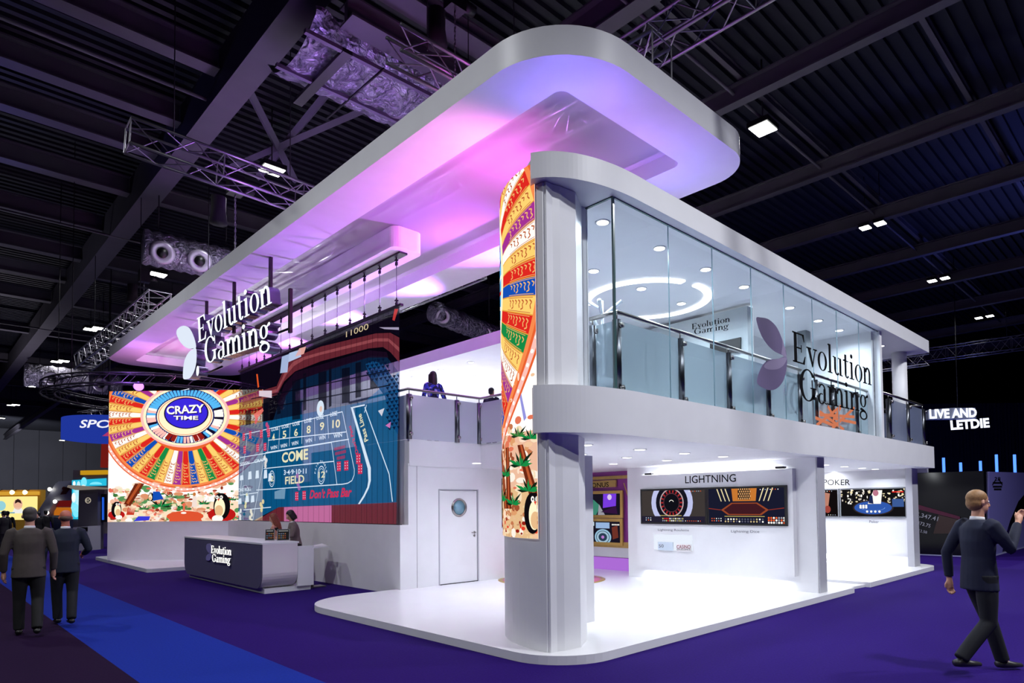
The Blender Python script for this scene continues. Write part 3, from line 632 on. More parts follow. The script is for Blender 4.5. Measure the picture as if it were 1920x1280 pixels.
for i in range(64):
    t = 2*PI*i/64; f_ = lambda r: (c[0]+r*math.cos(t), c[1]+r*k2*math.sin(t)); m = LBL if math.sin(t) > .35 else random.choice([WHT, PNK, LBL, WHT, DK])
    A.line(f_(r0*.86), f_(r0*.66), r0*.055, m, 10)
for i in (-3, -2, 2, 3): t = -PI/2+i*.17; A.line((c[0]+r0*.84*math.cos(t), c[1]+r0*.84*k2*math.sin(t)), (c[0]+r0*.6*math.cos(t), c[1]+r0*.6*k2*math.sin(t)), .14, em((150, 30, 25)), 11)
A.ell(c, r0*.63, r0*k2*.63, CRM, 12, n=40); A.ann(c, r0*.6, r0*k2*.6, .02, RED, 13); c3 = q(600, 378)
A.ell(c3, r0*.5, r0*k2*.5, em((24, 16, 70)), 13, n=40); A.ell(c3, r0*.47, r0*k2*.47, em((58, 40, 215), 1.1), 14, n=40)
L_ = lambda u, v, n: FF.pt(u, v, n)
for d_, m_, n_ in (((6, -6), em((30, 20, 90)), .028), ((0, 0), WHT, .031)):
    put_text(A.mb, 'CRAZY', FF, q(455+d_[0], 390-d_[1]), q(735+d_[0], 372-d_[1]), .27, m_, n_, bold=.03, shear=-.02); put_text(A.mb, 'TIME', FF, q(505+d_[0], 428-d_[1]), q(690+d_[0], 428-d_[1]), .13, m_, n_, bold=.03)
A.poly([q(130, 1060), q(180, 1075), q(285, 905), q(215, 905)], BRN, 7); A.poly([q(150, 1050), q(165, 1060), q(262, 910), q(240, 905)], em((180, 80, 40)), 8)
bird(A, q(75, 1165), .55, 1); bird(A, q(865, 1180), .9, -1); bird(A, q(335, 1040), .3, -1, False); A.poly([q(350, 1035), q(430, 1020), q(400, 965), q(350, 965)], BLU, 13)
plant(A, q(410, 1080), .5); plant(A, q(280, 1100), .3, em((60, 140, 70))); plant(A, q(560, 1090), .25); plant(A, q(480, 1010), .3, em((120, 170, 110))); plant(A, q(730, 1060), .3); plant(A, q(940, 1030), .25)
A.ell(q(590, 1150), .6, .17, em((225, 85, 50)), 9); A.poly([q(470, 1190), q(720, 1190), q(700, 1150), q(480, 1150)], em((225, 85, 50)), 9)
A.poly([q(575, 1120), q(590, 1120), q(590, 1050), q(575, 1050)], em((235, 110, 80)), 10); A.poly([q(562, 1058), q(602, 1058), q(582, 1085)], em((235, 110, 80)), 10); A.ell(q(580, 1125), .09, .03, WHT, 11)
A.poly([q(640, 1080), q(680, 1080), q(675, 1000), q(650, 990)], em((245, 225, 215)), 10); A.ell(q(660, 985), .05, .06, em((200, 120, 60)), 11); A.poly([q(650, 1080), q(660, 1110), q(640, 1080)], em((200, 150, 120)), 10)
A.poly([q(205, 1188), q(240, 1150), q(330, 1150), q(320, 1180)], em((60, 60, 220)), 11); A.ell(q(170, 1180), .12, .07, WHT, 12)
for i in range(6): A.poly([q(150+i*9, 1140), q(170+i*9, 1050+i*8), q(162+i*9, 1140)], em((200, 60, 40)), 9)
A.mb.build('artwork', fw, label='wheel game picture in rainbow wedges')
# ---------------------------------------------------------------- two-storey block: lower wall, upper wall, balcony slab
lw = tag(MB().box((7.03, 11.3, 0), (7.3, 20.6, 1.37), WHITE).build('ledge_wall'), 'long low white wall behind the reception desk, below the hanging curtain', 'wall')
tag(MB().box((7.22, 11.3, 1.371), (7.4, 15.5, 2.56), WHITE).build('partition_wall'), 'white wall behind the hanging LED curtain', 'wall')
dw = MB(); XD0, XD1 = 7.97, 8.99
dw.box((7.03, 11.15, .101), (XD0, 11.3, 1.37), WHITE).box((7.22, 11.15, 1.37), (XD0, 11.3, 2.6), WHITE).box((XD0, 11.15, 2.075), (XD1, 11.3, 2.6), WHITE).box((XD1, 11.15, .101), (13.5, 11.3, 2.6), WHITE)
dw.box((7.42, 11.147, .1), (7.426, 11.15, 2.56), BEAM); dw.box((7.24, 11.147, 2.6), (9.05, 11.15, 2.606), BEAM)
tag(dw.build('door_wall'), 'white wall with the porthole door beside the curved column', 'wall')
d = MB(); d.box((XD0+.015, 11.165, .115), (XD1-.015, 11.21, 2.06), WHITE); d1 = d.build('door_1', kind='structure')
mb = MB(); mb.box((XD0-.02, 11.14, .1), (XD0+.006, 11.16, 2.09), mat('pale_grey_trim', (176, 176, 184))).box((XD1-.006, 11.14, .1), (XD1+.02, 11.16, 2.09), mat('pale_grey_trim', (176, 176, 184))).box((XD0, 11.14, 2.07), (XD1, 11.16, 2.09), mat('pale_grey_trim', (176, 176, 184))); mb.box((XD0, 11.15, .1), (XD1, 11.17, .113), BLACK); mb.build('door_frame', d1)
pc = Vector((8.49, 11.165, 1.70)); mb = MB()
for i in range(32):
    a = 2*PI*i/32; b = 2*PI*(i+1)/32; g = lambda r, t, y: (pc.x+r*math.cos(t), y, pc.z+r*math.sin(t))
    V = [g(.2, a, 11.165), g(.2, b, 11.165), g(.19, b, 11.135), g(.19, a, 11.135), g(.16, a, 11.135), g(.16, b, 11.135), g(.15, b, 11.16), g(.15, a, 11.16)]; mb.add(V, [(0, 1, 2, 3), (3, 2, 5, 4), (4, 5, 6, 7)], STEEL, True)
po = mb.build('porthole', d1, label='round steel-rimmed porthole'); MB().lathe([(.152, 0), (.152, .004)], (pc.x, 11.1645, pc.z), mat('porthole_glass', (120, 160, 180), .1), 28, (0, -1, 0)).build('porthole_glass', po)
mb = MB(); mb.lathe([(.026, 0), (.026, .012)], (8.90, 11.165, 1.16), STEEL, 14, (0, -1, 0)); mb.lathe([(.026, 0), (.026, .012)], (8.90, 11.165, 1.09), STEEL, 14, (0, -1, 0)); mb.tube([(8.90, 11.16, 1.16), (8.90, 11.11, 1.16), (8.79, 11.11, 1.16)], .011, STEEL, 8); mb.build('door_handle', d1)
# balcony slab and roof: plan follows the curved column
def slabplan(x1, y0, left, yb):
    P = [(x1, y0), (x1, yb)]
    if yb > 11.2: P += [(left, yb), (left, 11.15)] if left > 9.5 else [(9.3, yb), (9.3, 15.5), (7.24, 15.5), (7.24, 11.14), (9.08, 11.14)]
    P += [(left, 10.3), (6.9, 7.3)]
    P += [tuple(curve(s, 0, .02 if s > 10 else -.06))[:2] for s in (1.8, 1.2, .7, .3)]
    P += [(5.14, 5.36)]; b0, b1, b2, b3 = Vector((5.03, 5.24)), Vector((5.18, 4.92)), Vector((5.65, 4.72)), Vector((6.35, 4.72))
    P += [tuple(b0*(1-t)**3+b1*3*t*(1-t)**2+b2*3*t*t*(1-t)+b3*t**3) for t in [i/24 for i in range(25)]]
    return P
SP = slabplan(18.45, 4.72, 9.08, 22)
sl = MB().prism(SP, 2.55, 3.085, WHITE, smooth=False); tag(sl.build('balcony_slab', fixn=True), 'long white upper floor band with rounded front corner, over the bright lower room', 'upper floor')
RP = slabplan(18.3, 4.72, 9.7, 22)
tag(MB().prism(RP, 5.44, 5.74, WHITE).build('stand_roof', fixn=True), 'white flat roof band over the glass room, rounded front corner, purple-lit rear edge', 'roof')
tag(MB().box((18.45, 4.9, 2.45), (18.6, 9.0, 3.1), mat('pale_grey_trim', (176, 176, 184))).build('end_panel'), 'pale panel at the far end of the upper floor band', 'panel')
# rear enclosure of upper and lower rooms
tag(MB().box((18.3, 9.0, .1), (18.45, 12, 2.55), WHITE).build('rear_partition'), 'white partition at the back of the poker corner', 'wall')
tag(MB().box((9.4, 21.6, .0), (18.45, 21.75, 2.5), WHITE).build('rear_partition'), 'white rear wall at the far side of the stand', 'wall')
tag(MB().box((18.1, 7.2, 3.085), (18.25, 22, 5.44), WHITE).build('rear_partition'), 'white back wall of the upper room', 'wall')
tag(MB().box((9.9, 21.8, 3.085), (18.1, 21.95, 5.44), WHITE).build('rear_partition'), 'white end wall of the upper room, seen past the balcony', 'wall')
tag(MB().lathe([(.17, 3.085), (.17, 5.44)], (17.75, 5.25, 0), WHITE, 28).build('round_column'), 'white round column on the open terrace at the right end', 'column')
# piers between lower walls
lwall = thing('display_wall', 'white wall with the LIGHTNING screens in the lower room', 'display wall', (11.9, 7, .1))
MB().box((11.8, 4.92, .1), (12.12, 9.22, 2.55), WHITE).build('wall_body', lwall)
MB().box((11.80, 4.90, .1), (12.12, 4.925, 2.55), mat('pale_grey_trim', (176, 176, 184))).build('wall_end', lwall, label='pale grey end face of the wall')
LF = FX(11.66); MB().box((11.66, 5.3, .38), (11.8, 8.86, 2.36), WHITE).build('raised_board', lwall)
pwall = thing('display_wall', 'white wall with the POKER screens at the far end of the lower room', 'display wall', (18.3, 7, .1))
MB().box((18.2, 5.25, .1), (18.4, 9.3, 2.55), WHITE).build('wall_body', pwall); MB().box((17.95, 5.1, .1), (18.4, 5.25, 2.55), mat('pale_grey_trim', (176, 176, 184))).build('wall_end', pwall, label='pale grey end pier')
PF = FX(18.05); MB().box((18.05, 5.25, .42), (18.2, 9.0, 2.3), WHITE).build('raised_board', pwall)
INK = mat('black_vinyl', (10, 10, 14), .9, spec=.1); GREYINK = mat('grey_vinyl', (96, 100, 110), .9, spec=.1)
def sign_text(parent, s, fr, p0, p1, h, m=INK, bold=0.0, name='lettering', n=.004, shear=0):
    mb = MB(); put_text(mb, s, fr, p0, p1, h, m, n, bold, shear); return mb.build(name, parent)
P_ = LF.px
sign_text(lwall, 'LIGHTNING', LF, P_(1285, 906), P_(1380, 903), .155, bold=.005)
sign_text(lwall, 'Lightning Roulette', LF, P_(1234, 996), P_(1292, 997), .06, GREYINK); sign_text(lwall, 'Lightning Dice', LF, P_(1371, 999), P_(1424, 1000), .06, GREYINK)
sign_text(pwall, 'POKER', PF, PF.px(1544, 909.5), PF.px(1594, 909.5), .16, bold=.005); sign_text(pwall, 'Poker', PF, PF.px(1630, 980), PF.px(1648, 980.5), .07, GREYINK)
# niche with leaflets
mb = MB(); a, b = P_(1226, 1001), P_(1299, 1033); NI = em((235, 242, 255), 1.0)
mb.extrude(R(a[0], b[1], b[0], a[1]), LF, .001, .004, NI); nb = mb.build('lit_niche', lwall, label='small glowing recess')
def stand(label, poly, fr, m, writing=(), cat='leaflet', n0=.02, n1=.05, group=None):
    t = thing('leaflet_stand', label, cat, fr.pt(poly[0][0], poly[0][1], n0)); MB().extrude(poly, fr, n0, n1, m).build('leaflet', t)
    for (s, p0, p1, h, c) in writing: sign_text(t, s, fr, p0, p1, h, c, bold=.01, n=n1+.002)
    return t
a, b = P_(1271, 1019), P_(1298, 1034)
stand('dark red and black CASINO leaflet in the lit recess', R(a[0], b[1], b[0], a[1]), LF, mat('leaflet_white', (230, 226, 228)), [('CASINO', P_(1271.5, 1028), P_(1297.5, 1028), .075, mat('maroon_ink', (120, 20, 40))), ('EXCELLENCE', P_(1272, 1031), P_(1297, 1031), .03, INK)])
a, b = P_(1236, 1015), P_(1264, 1032)
stand('clear acrylic award marked 50 in the lit recess', R(a[0], b[1], b[0], a[1]), LF, mat('pale_acrylic', (200, 212, 226), .15), [('50', P_(1238, 1026), P_(1247, 1026), .07, GREYINK)], 'award')
# wall-wash spots over the board
for px_ in (1217, 1464):
    p = P_(px_, 887); t = thing('picture_lamp', 'tiny black wall-washer above the LIGHTNING board, %s end' % ('left' if px_ < 1300 else 'right'), 'lamp', LF.pt(p[0], 2.37, .02))
    MB().obox(LF.pt(p[0], 2.385, .0), (LF.r, LF.u, LF.n), (.09, .02, .04), BLACK).build('lamp_body', t)
# screens
def tv(fr, u0, v0, u1, v1, parent, frame=.04, fm=None, th=.05):
    b = MB().extrude(R(u0, v0, u1, v1), fr, 0, th, fm or BLACK).build('screen_frame', parent)
    return Art(lambda u, v, n: fr.pt(u, v, th+.002+n), (u0+frame, v0+frame, u1-frame, v1-frame)), b
def icons(A, u0, v, du, n, r=.014, cols=None, rows=1):
    for j in range(rows):
        for i in range(n): A.ell((u0+i*du, v-j*.045), r, r, random.choice(cols or [WHT, em((180, 190, 210)), ORG]), 9, n=8)
a, b = P_(1203, 914), P_(1478, 986); V0, V1 = 1.30, 2.055
t1 = thing('wall_screen', 'wide black-framed screen showing a roulette wheel, left of the LIGHTNING pair', 'screen', LF.pt(a[0], V0)); t2 = thing('wall_screen', 'wide black-framed screen showing an orange dice throne, right of the LIGHTNING pair', 'screen', LF.pt(a[0], V0))
um = P_(1328, 950)[0]; A, fb = tv(LF, a[0], V0, um, V1, t1)
GRY = em((84, 76, 74), .55); A.poly(R(-99, 0, 99, 9), GRY, 1); c = P_(1262, 942); 
A.ell(c, .52, .52, em((190, 195, 235)), 2); A.ell(c, .40, .40, em((22, 22, 34)), 3); A.ell(c, .30, .30, em((190, 170, 175)), 4); A.ell(c, .275, .275, em((24, 20, 30)), 5)
for i in range(36): t = 2*PI*i/36; A.line((c[0]+.27*math.cos(t), c[1]+.27*math.sin(t)), (c[0]+.21*math.cos(t), c[1]+.21*math.sin(t)), .03, (em((170, 40, 44)), em((24, 16, 26)))[i % 2], 6)
A.ann(c, .2, .2, .012, em((110, 60, 70)), 7); A.ell(c, .19, .19, em((16, 16, 24)), 6); A.ann(c, .06, .06, .012, WHT, 8, .3, 2.8, 10)
A.poly(R(-99, 0, 99, V0+.17), em((44, 40, 60), .7), 8); A.line((c[0]-.3, V0+.185), (c[0]+.25, V0+.185), .012, em((200, 180, 100)), 9)
icons(A, a[0]+.16, V0+.13, .06, 3, rows=2); icons(A, c[0]-.22, V0+.12, .045, 12, .016, [WHT, RED, em((150, 150, 170)), em((200, 190, 120))], 2); icons(A, um-.5, V0+.075, .05, 8, .01); icons(A, um-.4, V1-.07, .045, 7, .01)
A.mb.build('picture', t1)
A, fb = tv(LF, um+.005, V0, b[0], V1, t2); A.poly(R(-99, 0, 99, 9), em((28, 30, 52), .8), 1); c = P_(1398, 950); cx = c[0]
for k in (-1, 1):
    for j in range(3): A.poly([(cx+k*(.3+.09*j), V0+.47), (cx+k*(.32+.09*j), V0+.47), (cx+k*(.43+.09*j), V1), (cx+k*(.405+.09*j), V1)], em((235, 220, 170)), 3)
A.poly([(cx-.24, V0+.47), (cx+.24, V0+.47), (cx+.27, V1), (cx-.27, V1)], em((200, 120, 50)), 3); A.poly([(cx-.13, V0+.5), (cx+.13, V0+.5), (cx+.13, V1), (cx-.13, V1)], em((30, 20, 22)), 4)
for i in range(6):
    for j in range(6): A.ell((cx-.11+.044*i+(.022 if j % 2 else 0), V0+.52+.045*j), .014, .02, em((225, 170, 110)), 5, n=6)
A.poly([(cx-.5, V0+.3), (cx-.27, V0+.44), (cx+.27, V0+.44), (cx+.5, V0+.3), (cx+.35, V0+.2), (cx-.35, V0+.2)], em((150, 70, 40)), 3); A.poly([(cx-.44, V0+.3), (cx-.25, V0+.42), (cx+.25, V0+.42), (cx+.44, V0+.3), (cx+.32, V0+.22), (cx-.32, V0+.22)], em((64, 26, 34)), 4)
A.line((cx-.5, V0+.3), (cx-.85, V0+.34), .015, em((140, 50, 40)), 4); A.line((cx+.5, V0+.3), (cx+.85, V0+.34), .015, em((140, 50, 40)), 4); A.line((cx-.42, V0+.175), (cx+.42, V0+.175), .012, em((200, 180, 100)), 9)
icons(A, um+.12, V0+.13, .05, 5, .012, rows=2); icons(A, cx-.4, V0+.12, .06, 14, .018, [WHT, em((90, 90, 110)), em((200, 180, 130))], 2); icons(A, cx+.5, V0+.15, .05, 8, .02, [WHT, ORG, em((150, 150, 160))], 3); icons(A, b[0]-.5, V1-.07, .05, 8, .01)
A.mb.build('picture', t2)
a, b = PF.px(1575, 915), PF.px(1702, 972); pa, pb = 1.31, 2.09
t3 = thing('wall_screen', 'grey-framed poker screen with a blue card table, under the POKER sign', 'screen', PF.pt(a[0], pa)); A, fb = tv(PF, a[0], pa, b[0], pb, t3, .035, mat('grey_frame', (110, 112, 118), .4))
A.poly(R(-99, 0, 99, 9), em((22, 20, 22), .8), 1); c = ((a[0]+b[0])/2+.02, pa+.26)
for i in range(130): A.ell((random.uniform(a[0]+.03, b[0]-.03), random.uniform(pa+.36, pb-.05)), random.uniform(.012, .035), random.uniform(.012, .04), random.choice([WHT, em((240, 225, 180)), em((20, 20, 24)), em((210, 200, 190)), em((40, 36, 40))]), random.choice([2, 3, 4]), n=7)
A.ell((c[0], c[1]+.0), .5, .2, em((50, 40, 40)), 5); A.ell(c, .46, .17, em((50, 90, 175)), 6); A.ann(c, .3, .08, .02, em((120, 160, 230)), 7, PI, 2*PI, 16)
A.poly([(c[0]-.12, c[1]+.1), (c[0]+.2, c[1]+.1), (c[0]+.24, pb-.07), (c[0]+.03, pb-.07)], WHT, 7); A.ell((c[0]+.08, pb-.14), .07, .08, em((190, 120, 140)), 8); A.poly([(c[0]-.1, c[1]+.12), (c[0]+.02, c[1]+.1), (c[0]+.0, pb-.2), (c[0]-.06, pb-.2)], em((30, 40, 80)), 8)
A.line((b[0]-.33, pb-.12), (b[0]-.06, pb-.12), .03, RED, 8); A.poly(R(b[0]-.33, pb-.5, b[0]-.06, pb-.3), em((60, 90, 150)), 7); icons(A, c[0]-.14, c[1]-.1, .1, 4, .03, [WHT]); icons(A, c[0]-.3, c[1]+.05, .07, 3, .03, [WHT], 2)
A.mb.build('picture', t3)
a2 = PF.px(1545, 940); t4 = thing('wall_screen', 'second poker screen, half hidden behind the LIGHTNING wall', 'screen', PF.pt(a[0]-1.9, pa)); A, fb = tv(PF, a[0]-1.75, pa, a[0]-.02, pb, t4, .035, mat('grey_frame', (110, 112, 118), .4)); A.poly(R(-99, 0, 99, 9), em((20, 14, 16), .8), 1)
A.poly([(a[0]-.4, pa+.1), (a[0]-.3, pa+.3), (a[0]-.25, pa+.65), (a[0]-.5, pa+.7), (a[0]-.6, pa+.1)], em((190, 130, 110)), 3); A.ell((a[0]-.32, pa+.22), .08, .1, em((160, 70, 60)), 4); icons(A, a[0]-.3, pa+.07, .06, 4, .01); icons(A, a[0]-.5, pb-.07, .06, 6, .012); A.mb.build('picture', t4)
# BONUS wall
bw = thing('display_wall', 'purple and gold wall headed BONUS at the back of the lower room', 'display wall', (12.8, 10.5, .1)); BF = FX(12.66)
BP = mat('purple_panel', (150, 60, 150), .4); BG = mat('gold_panel', (196, 160, 92), .35, .4, noise=.08)
MB().box((12.7, 8.4, .1), (12.9, 11.15, 2.55), BP).build('wall_body', bw); mb = MB(); mb.box((12.64, 8.4, .66), (12.7, 11.15, .8), BG).box((12.64, 8.4, 2.36), (12.7, 11.15, 2.44), BG); mb.build('gold_band', bw)
MB().box((12.66, 8.4, .42), (12.7, 11.15, .66), WHITE).build('white_skirting', bw); MB().box((12.66, 8.4, .1), (12.7, 11.15, .4), em((190, 120, 235), .8)).build('glow_strip', bw)
mb = MB()
for (x0, y0, x1, y1) in ((1110, 1035, 1165, 1060), (1110, 1055, 1130, 1040), (1130, 1015, 1175, 1040), (1168, 905, 1176, 930)):
    p, q = BF.px(x0, y0), BF.px(x1, y1); A_ = Art(lambda u, v, n: BF.pt(u, v, -.035+n), (-12, .8, -8.4, 2.36)); A_.line(p, q, .03, BG, 1); mb.add(A_.mb.v, A_.mb.f, BG)
mb.build('gold_inlay', bw)
p0, p1 = BF.px(1085, 915), BF.px(1156, 901); MB().extrude(R(p0[0], p0[1], p1[0], p1[1]+.02), BF, 0, .05, BG).build('name_board', bw); sign_text(bw, 'BONUS', BF, BF.px(1106, 914.5), BF.px(1144, 912.5), .12, n=.054, bold=.01)
for (ya, yb, lab, k) in ((919, 971, 'upper gold-framed screen on the purple wall, violet wheel stage', 0), (972, 1023, 'lower gold-framed screen on the purple wall, pale wheel stage', 1)):
    a, b = BF.px(1060, yb), BF.px(1169, ya); u0, v0, u1, v1 = a[0], BF.px(1169, yb)[1], b[0], b[1]; t = thing('wall_screen', lab, 'screen', BF.pt(u0, v0))
    A, _ = tv(BF, u0, v0, u1, v1, t, .075, mat('gold_frame', (214, 176, 96), .3, .6), .05); A.poly(R(-99, 0, 99, 9), em((26, 22, 36), .9), 1)
    if k == 0:
        A.poly([(u1-.62, v0+.25), (u1-.2, v0+.3), (u1-.18, v1), (u1-.6, v1)], em((120, 60, 220)), 3); A.ell((u1-.4, v0+.52), .07, .07, em((220, 200, 240)), 4); A.poly([(u1-1.2, v0), (u1-.9, v0), (u1-.7, v0+.3), (u1-1.1, v1-.1)], em((60, 130, 110)), 2); A.poly([(u1-.8, v0), (u1-.5, v0), (u1-.75, v0+.35)], em((150, 150, 160)), 3); A.poly([(u1-.7, v0+.15), (u1-.15, v0+.1), (u1-.2, v0+.3)], em((50, 20, 60)), 4)
    else:
        c = (u1-.62, v0+.2); A.ell(c, .27, .2, em((150, 190, 215)), 3); A.ell(c, .22, .16, em((40, 60, 80)), 4); A.ann(c, .2, .145, .06, em((160, 190, 210)), 5); A.ell(c, .05, .04, em((180, 120, 200)), 6); A.poly(R(u1-.85, v0+.42, u1-.4, v1-.1), em((150, 180, 220)), 3); A.poly([(u1-.3, v0+.15), (u1-.12, v0+.2), (u1-.15, v0+.5), (u1-.33, v0+.45)], em((110, 50, 40)), 4); icons(A, u1-.3, v1-.15, .05, 5, .02, [WHT]); icons(A, u1-1.1, v0+.55, .06, 4, .03, [WHT, em((200, 220, 230))], 2)
    A.mb.build('picture', t)
# ---------------------------------------------------------------- hanging LED curtain (craps table picture)
BXF = FX(7.1); bq = lambda cx, cy: BXF.px(430+cx/2.909, 550+cy/2.909)
UL, UR = bq(50, 1240)[0], bq(930, 700)[0]; VB, VT = 1.385, 5.76
cu = thing('led_curtain', 'see-through hanging LED curtain showing a blue craps table', 'LED curtain', BXF.pt(UL, VB))
T1 = lambda c, o=.8, s=1.0: seethru('mesh_%d_%d_%d_%d' % (*c, int(o*100)), c, o, emis=True, strength=s)
GR = T1((10, 6, 20), .55)
mb = MB(); mb.extrude(R(UL, VB, UR, VT), BXF, 0, 0, GR); mb.build('curtain_mesh', cu)
A = Art(lambda u, v, n: BXF.pt(u, v, .004+n), (UL, VB, UR, VT)); PL = lambda *p: [bq(*x) for x in p]
TEAL, TEAL2 = T1((10, 104, 160), .6), T1((20, 70, 120), .22)
WOOD, WOODL, WOODD = T1((126, 48, 60), .6), T1((178, 92, 98), .45), T1((100, 34, 54), .5)
A.poly(PL((240, 690), (270, 600), (300, 560), (360, 480), (520, 420), (780, 340), (860, 345), (925, 430), (740, 590), (640, 610), (200, 700)), TEAL2, 1)
A.poly(PL((60, 720), (240, 690), (640, 610), (740, 590), (925, 430), (912, 1140), (700, 1150), (270, 1165), (120, 1245), (45, 1245)), TEAL, 1)
A.poly(PL((75, 560), (260, 505), (300, 410), (340, 350), (400, 330), (500, 290), (800, 218), (880, 215), (945, 250), (945, 395), (880, 320), (840, 292), (760, 300), (500, 370), (360, 425), (300, 480), (262, 552), (75, 612)), WOOD, 2)
A.poly(PL((75, 575), (262, 520), (305, 430), (350, 372), (410, 345), (500, 320), (800, 245), (870, 245), (935, 300), (940, 330), (870, 262), (800, 262), (500, 335), (410, 362), (355, 395), (312, 445), (265, 535), (75, 590)), WOODL, 3)
A.poly(PL((270, 1165), (700, 1148), (915, 1138), (912, 1262), (130, 1250)), WOOD, 2); A.poly(PL((300, 1165), (560, 1155), (560, 1255), (300, 1250)), T1((225, 130, 190), .6), 3)
for i in range(12): x = 560+i*30; A.line(bq(x, 1150), bq(x, 1258), .02, WOODD, 4)
DKM = T1((8, 8, 22), .85)                                  # dark bars between the lit strips
for (x, w_, y0, y1) in ((90, 30, 640, 720), (180, 34, 600, 700), (262, 20, 560, 660), (345, 44, 470, 690), (405, 16, 440, 640), (488, 44, 430, 640), (545, 14, 410, 620), (615, 44, 410, 600), (690, 30, 380, 570), (770, 40, 420, 520)): A.poly(PL((x, y0), (x+w_, y0-8), (x+w_, y1-6), (x, y1)), DKM, 3)
for (y0, y1) in ((640, 560), (575, 480)): A.line(bq(120, y0), bq(880, y1-60), .03, DKM, 4)
A.poly(PL((265, 600), (300, 500), (360, 430), (760, 310), (860, 320), (870, 350), (760, 350), (380, 470), (310, 560), (290, 640)), T1((26, 10, 30), .8), 3)
A.poly(PL((60, 425), (950, 60), (948, 240), (880, 210), (800, 214), (500, 286), (400, 326), (340, 346), (300, 406), (260, 500), (75, 556)), T1((14, 8, 24), .72), 1)
STUD1, STUD2 = T1((16, 70, 120), .85), T1((6, 20, 50), .9)
A.poly(PL((745, 385), (790, 368), (840, 385), (880, 440), (925, 500), (922, 770), (880, 700), (850, 560), (760, 440)), STUD1, 3)
for r_ in range(20):
    for c_ in range(8):
        x = 735+c_*24+(r_ % 2)*12; y = 372+r_*20-c_*4
        if (y < 470 and x > 735 and x < 850+(y-380)*.5) or (y >= 440 and x > 845 and y < 760): A.poly(PL((x, y), (x+20, y-4), (x+12, y+15)), STUD2, 5)
for x in range(56, 940, 29): A.line(bq(x, 1255), bq(x+4, 60), .012, T1((4, 4, 12), .75), 6)      # seams of the strips
WL = T1((225, 240, 255), .9); RD = T1((215, 40, 80), .9); CRW = T1((235, 230, 190), .95)
A.poly(PL((665, 620), (676, 620), (775, 950), (775, 1020), (765, 1060), (740, 1110), (715, 1148), (705, 1148), (735, 1100), (756, 1055), (762, 1020), (758, 955)), WL, 7)
A.line(bq(742, 620), bq(875, 985), .03, WL, 7); A.line(bq(875, 985), bq(893, 1135), .03, WL, 7); A.line(bq(676, 622), bq(742, 608), .03, WL, 7); A.line(bq(740, 650), bq(752, 608), .02, WL, 7)
for (a, b) in (((80, 770), (620, 645)), ((215, 800), (640, 755)), ((200, 868), (655, 795)), ((190, 955), (575, 915)), ((150, 1072), (620, 1040)), ((60, 895), (560, 812)), ((560, 812), (590, 1040)), ((620, 645), (685, 960)), ((60, 1100), (160, 1085)), ((200, 868), (130, 1240)), ((100, 780), (60, 1100)), ((80, 1180), (230, 1165)), ((60, 940), (200, 905))): A.line(bq(*a), bq(*b), .022, WL, 7)
A.pline([bq(685, 960), bq(684, 990), bq(672, 1020), bq(650, 1034), bq(620, 1040)], .022, WL, 7)
for x0, x1, y0 in ((222, 212, 735), (278, 272, 722), (335, 330, 706), (400, 398, 692), (467, 470, 676), (537, 545, 662)): A.line(bq(x0, y0), bq(x1, y0+128), .018, WL, 7)
tx = lambda s, x0, y0, x1, y1, h, m=WL, b=.02, sh=0: put_text(A.mb, s, BXF, bq(x0, y0), bq(x1, y1), h, m, .016, b, sh)
for (x, y) in ((233, 752), (290, 738), (349, 724), (413, 708), (480, 690), (554, 672)): tx('LOSE', x, y, x+38, y-8, .1)
for s, x, y, w_ in (('4', 237, 805, 14), ('5', 294, 790, 20), ('6', 357, 780, 20), ('8', 425, 765, 22), ('9', 497, 748, 24), ('10', 565, 735, 42)): tx(s, x, y, x+w_, y-4, .19, CRW)
for (x, y) in ((228, 855), (282, 845), (343, 832), (418, 818), (492, 802), (572, 790)): tx('WIN', x, y, x+36+(x > 500)*10, y-9, .1)
tx('COME', 290, 925, 433, 905, .27, CRW, .03); tx('FIELD', 308, 1042, 412, 1032, .2, CRW, .02); tx('3·4·9·10·11', 300, 990, 424, 982, .13, WL)
for c_, s in (((505, 990), '12'), ((235, 1010), '2')):
    c = bq(*c_); A.ann(c, .19, .22, .02, WL, 8); A.ann(c, .14, .16, .012, WL, 8); tx(s, c_[0]-15*(s == '12')-6*(s == '2'), c_[1]+16, c_[0]+20*(s == '12')+10*(s == '2'), c_[1]+13, .15, CRW)
for i, ch in enumerate('PAYS DOUBLE'):
    if ch != ' ': a_ = PI*(.93-.86*i/10); c = bq(502, 990); p = (c[0]+.27*math.cos(a_), c[1]+.29*math.sin(a_)); d_ = Vector((math.sin(a_), -math.cos(a_)))*.025; put_text(A.mb, ch, BXF, tuple(Vector(p)-d_), tuple(Vector(p)+d_), .06, WL, .016, .02)
tx("Don't Pass Bar", 440, 1120, 672, 1108, .22, RD, .03, .3)
tx('Pass Line', 762, 800, 722, 650, .16, CRW, .02, .3); tx("Don't Pass", 708, 870, 665, 715, .12, RD, .02, .3)
tx('SEVEN', 62, 940, 112, 930, .09); tx('CRAPS', 140, 925, 205, 912, .09); tx('ONE ROLL', 52, 1082, 122, 1074, .1); A.ann(bq(88, 1070), .27, .13, .015, WL, 8)
for (x, y, n_) in ((590, 965, 2), (362, 1125, 2), (695, 925, 1), (705, 980, 1), (75, 800, 1), (110, 790, 1), (170, 785, 2), (80, 870, 1), (150, 860, 2)):
    for j in range(n_): p = bq(x+j*40, y-j*4); A.poly(R(p[0], p[1]-.02, p[0]+.19, p[1]+.2), RD, 8); [A.ell((p[0]+.05+.1*i, p[1]+.03+.06*k), .016, .016, WL, 9, n=6) for i in range(2) for k in range(3)]
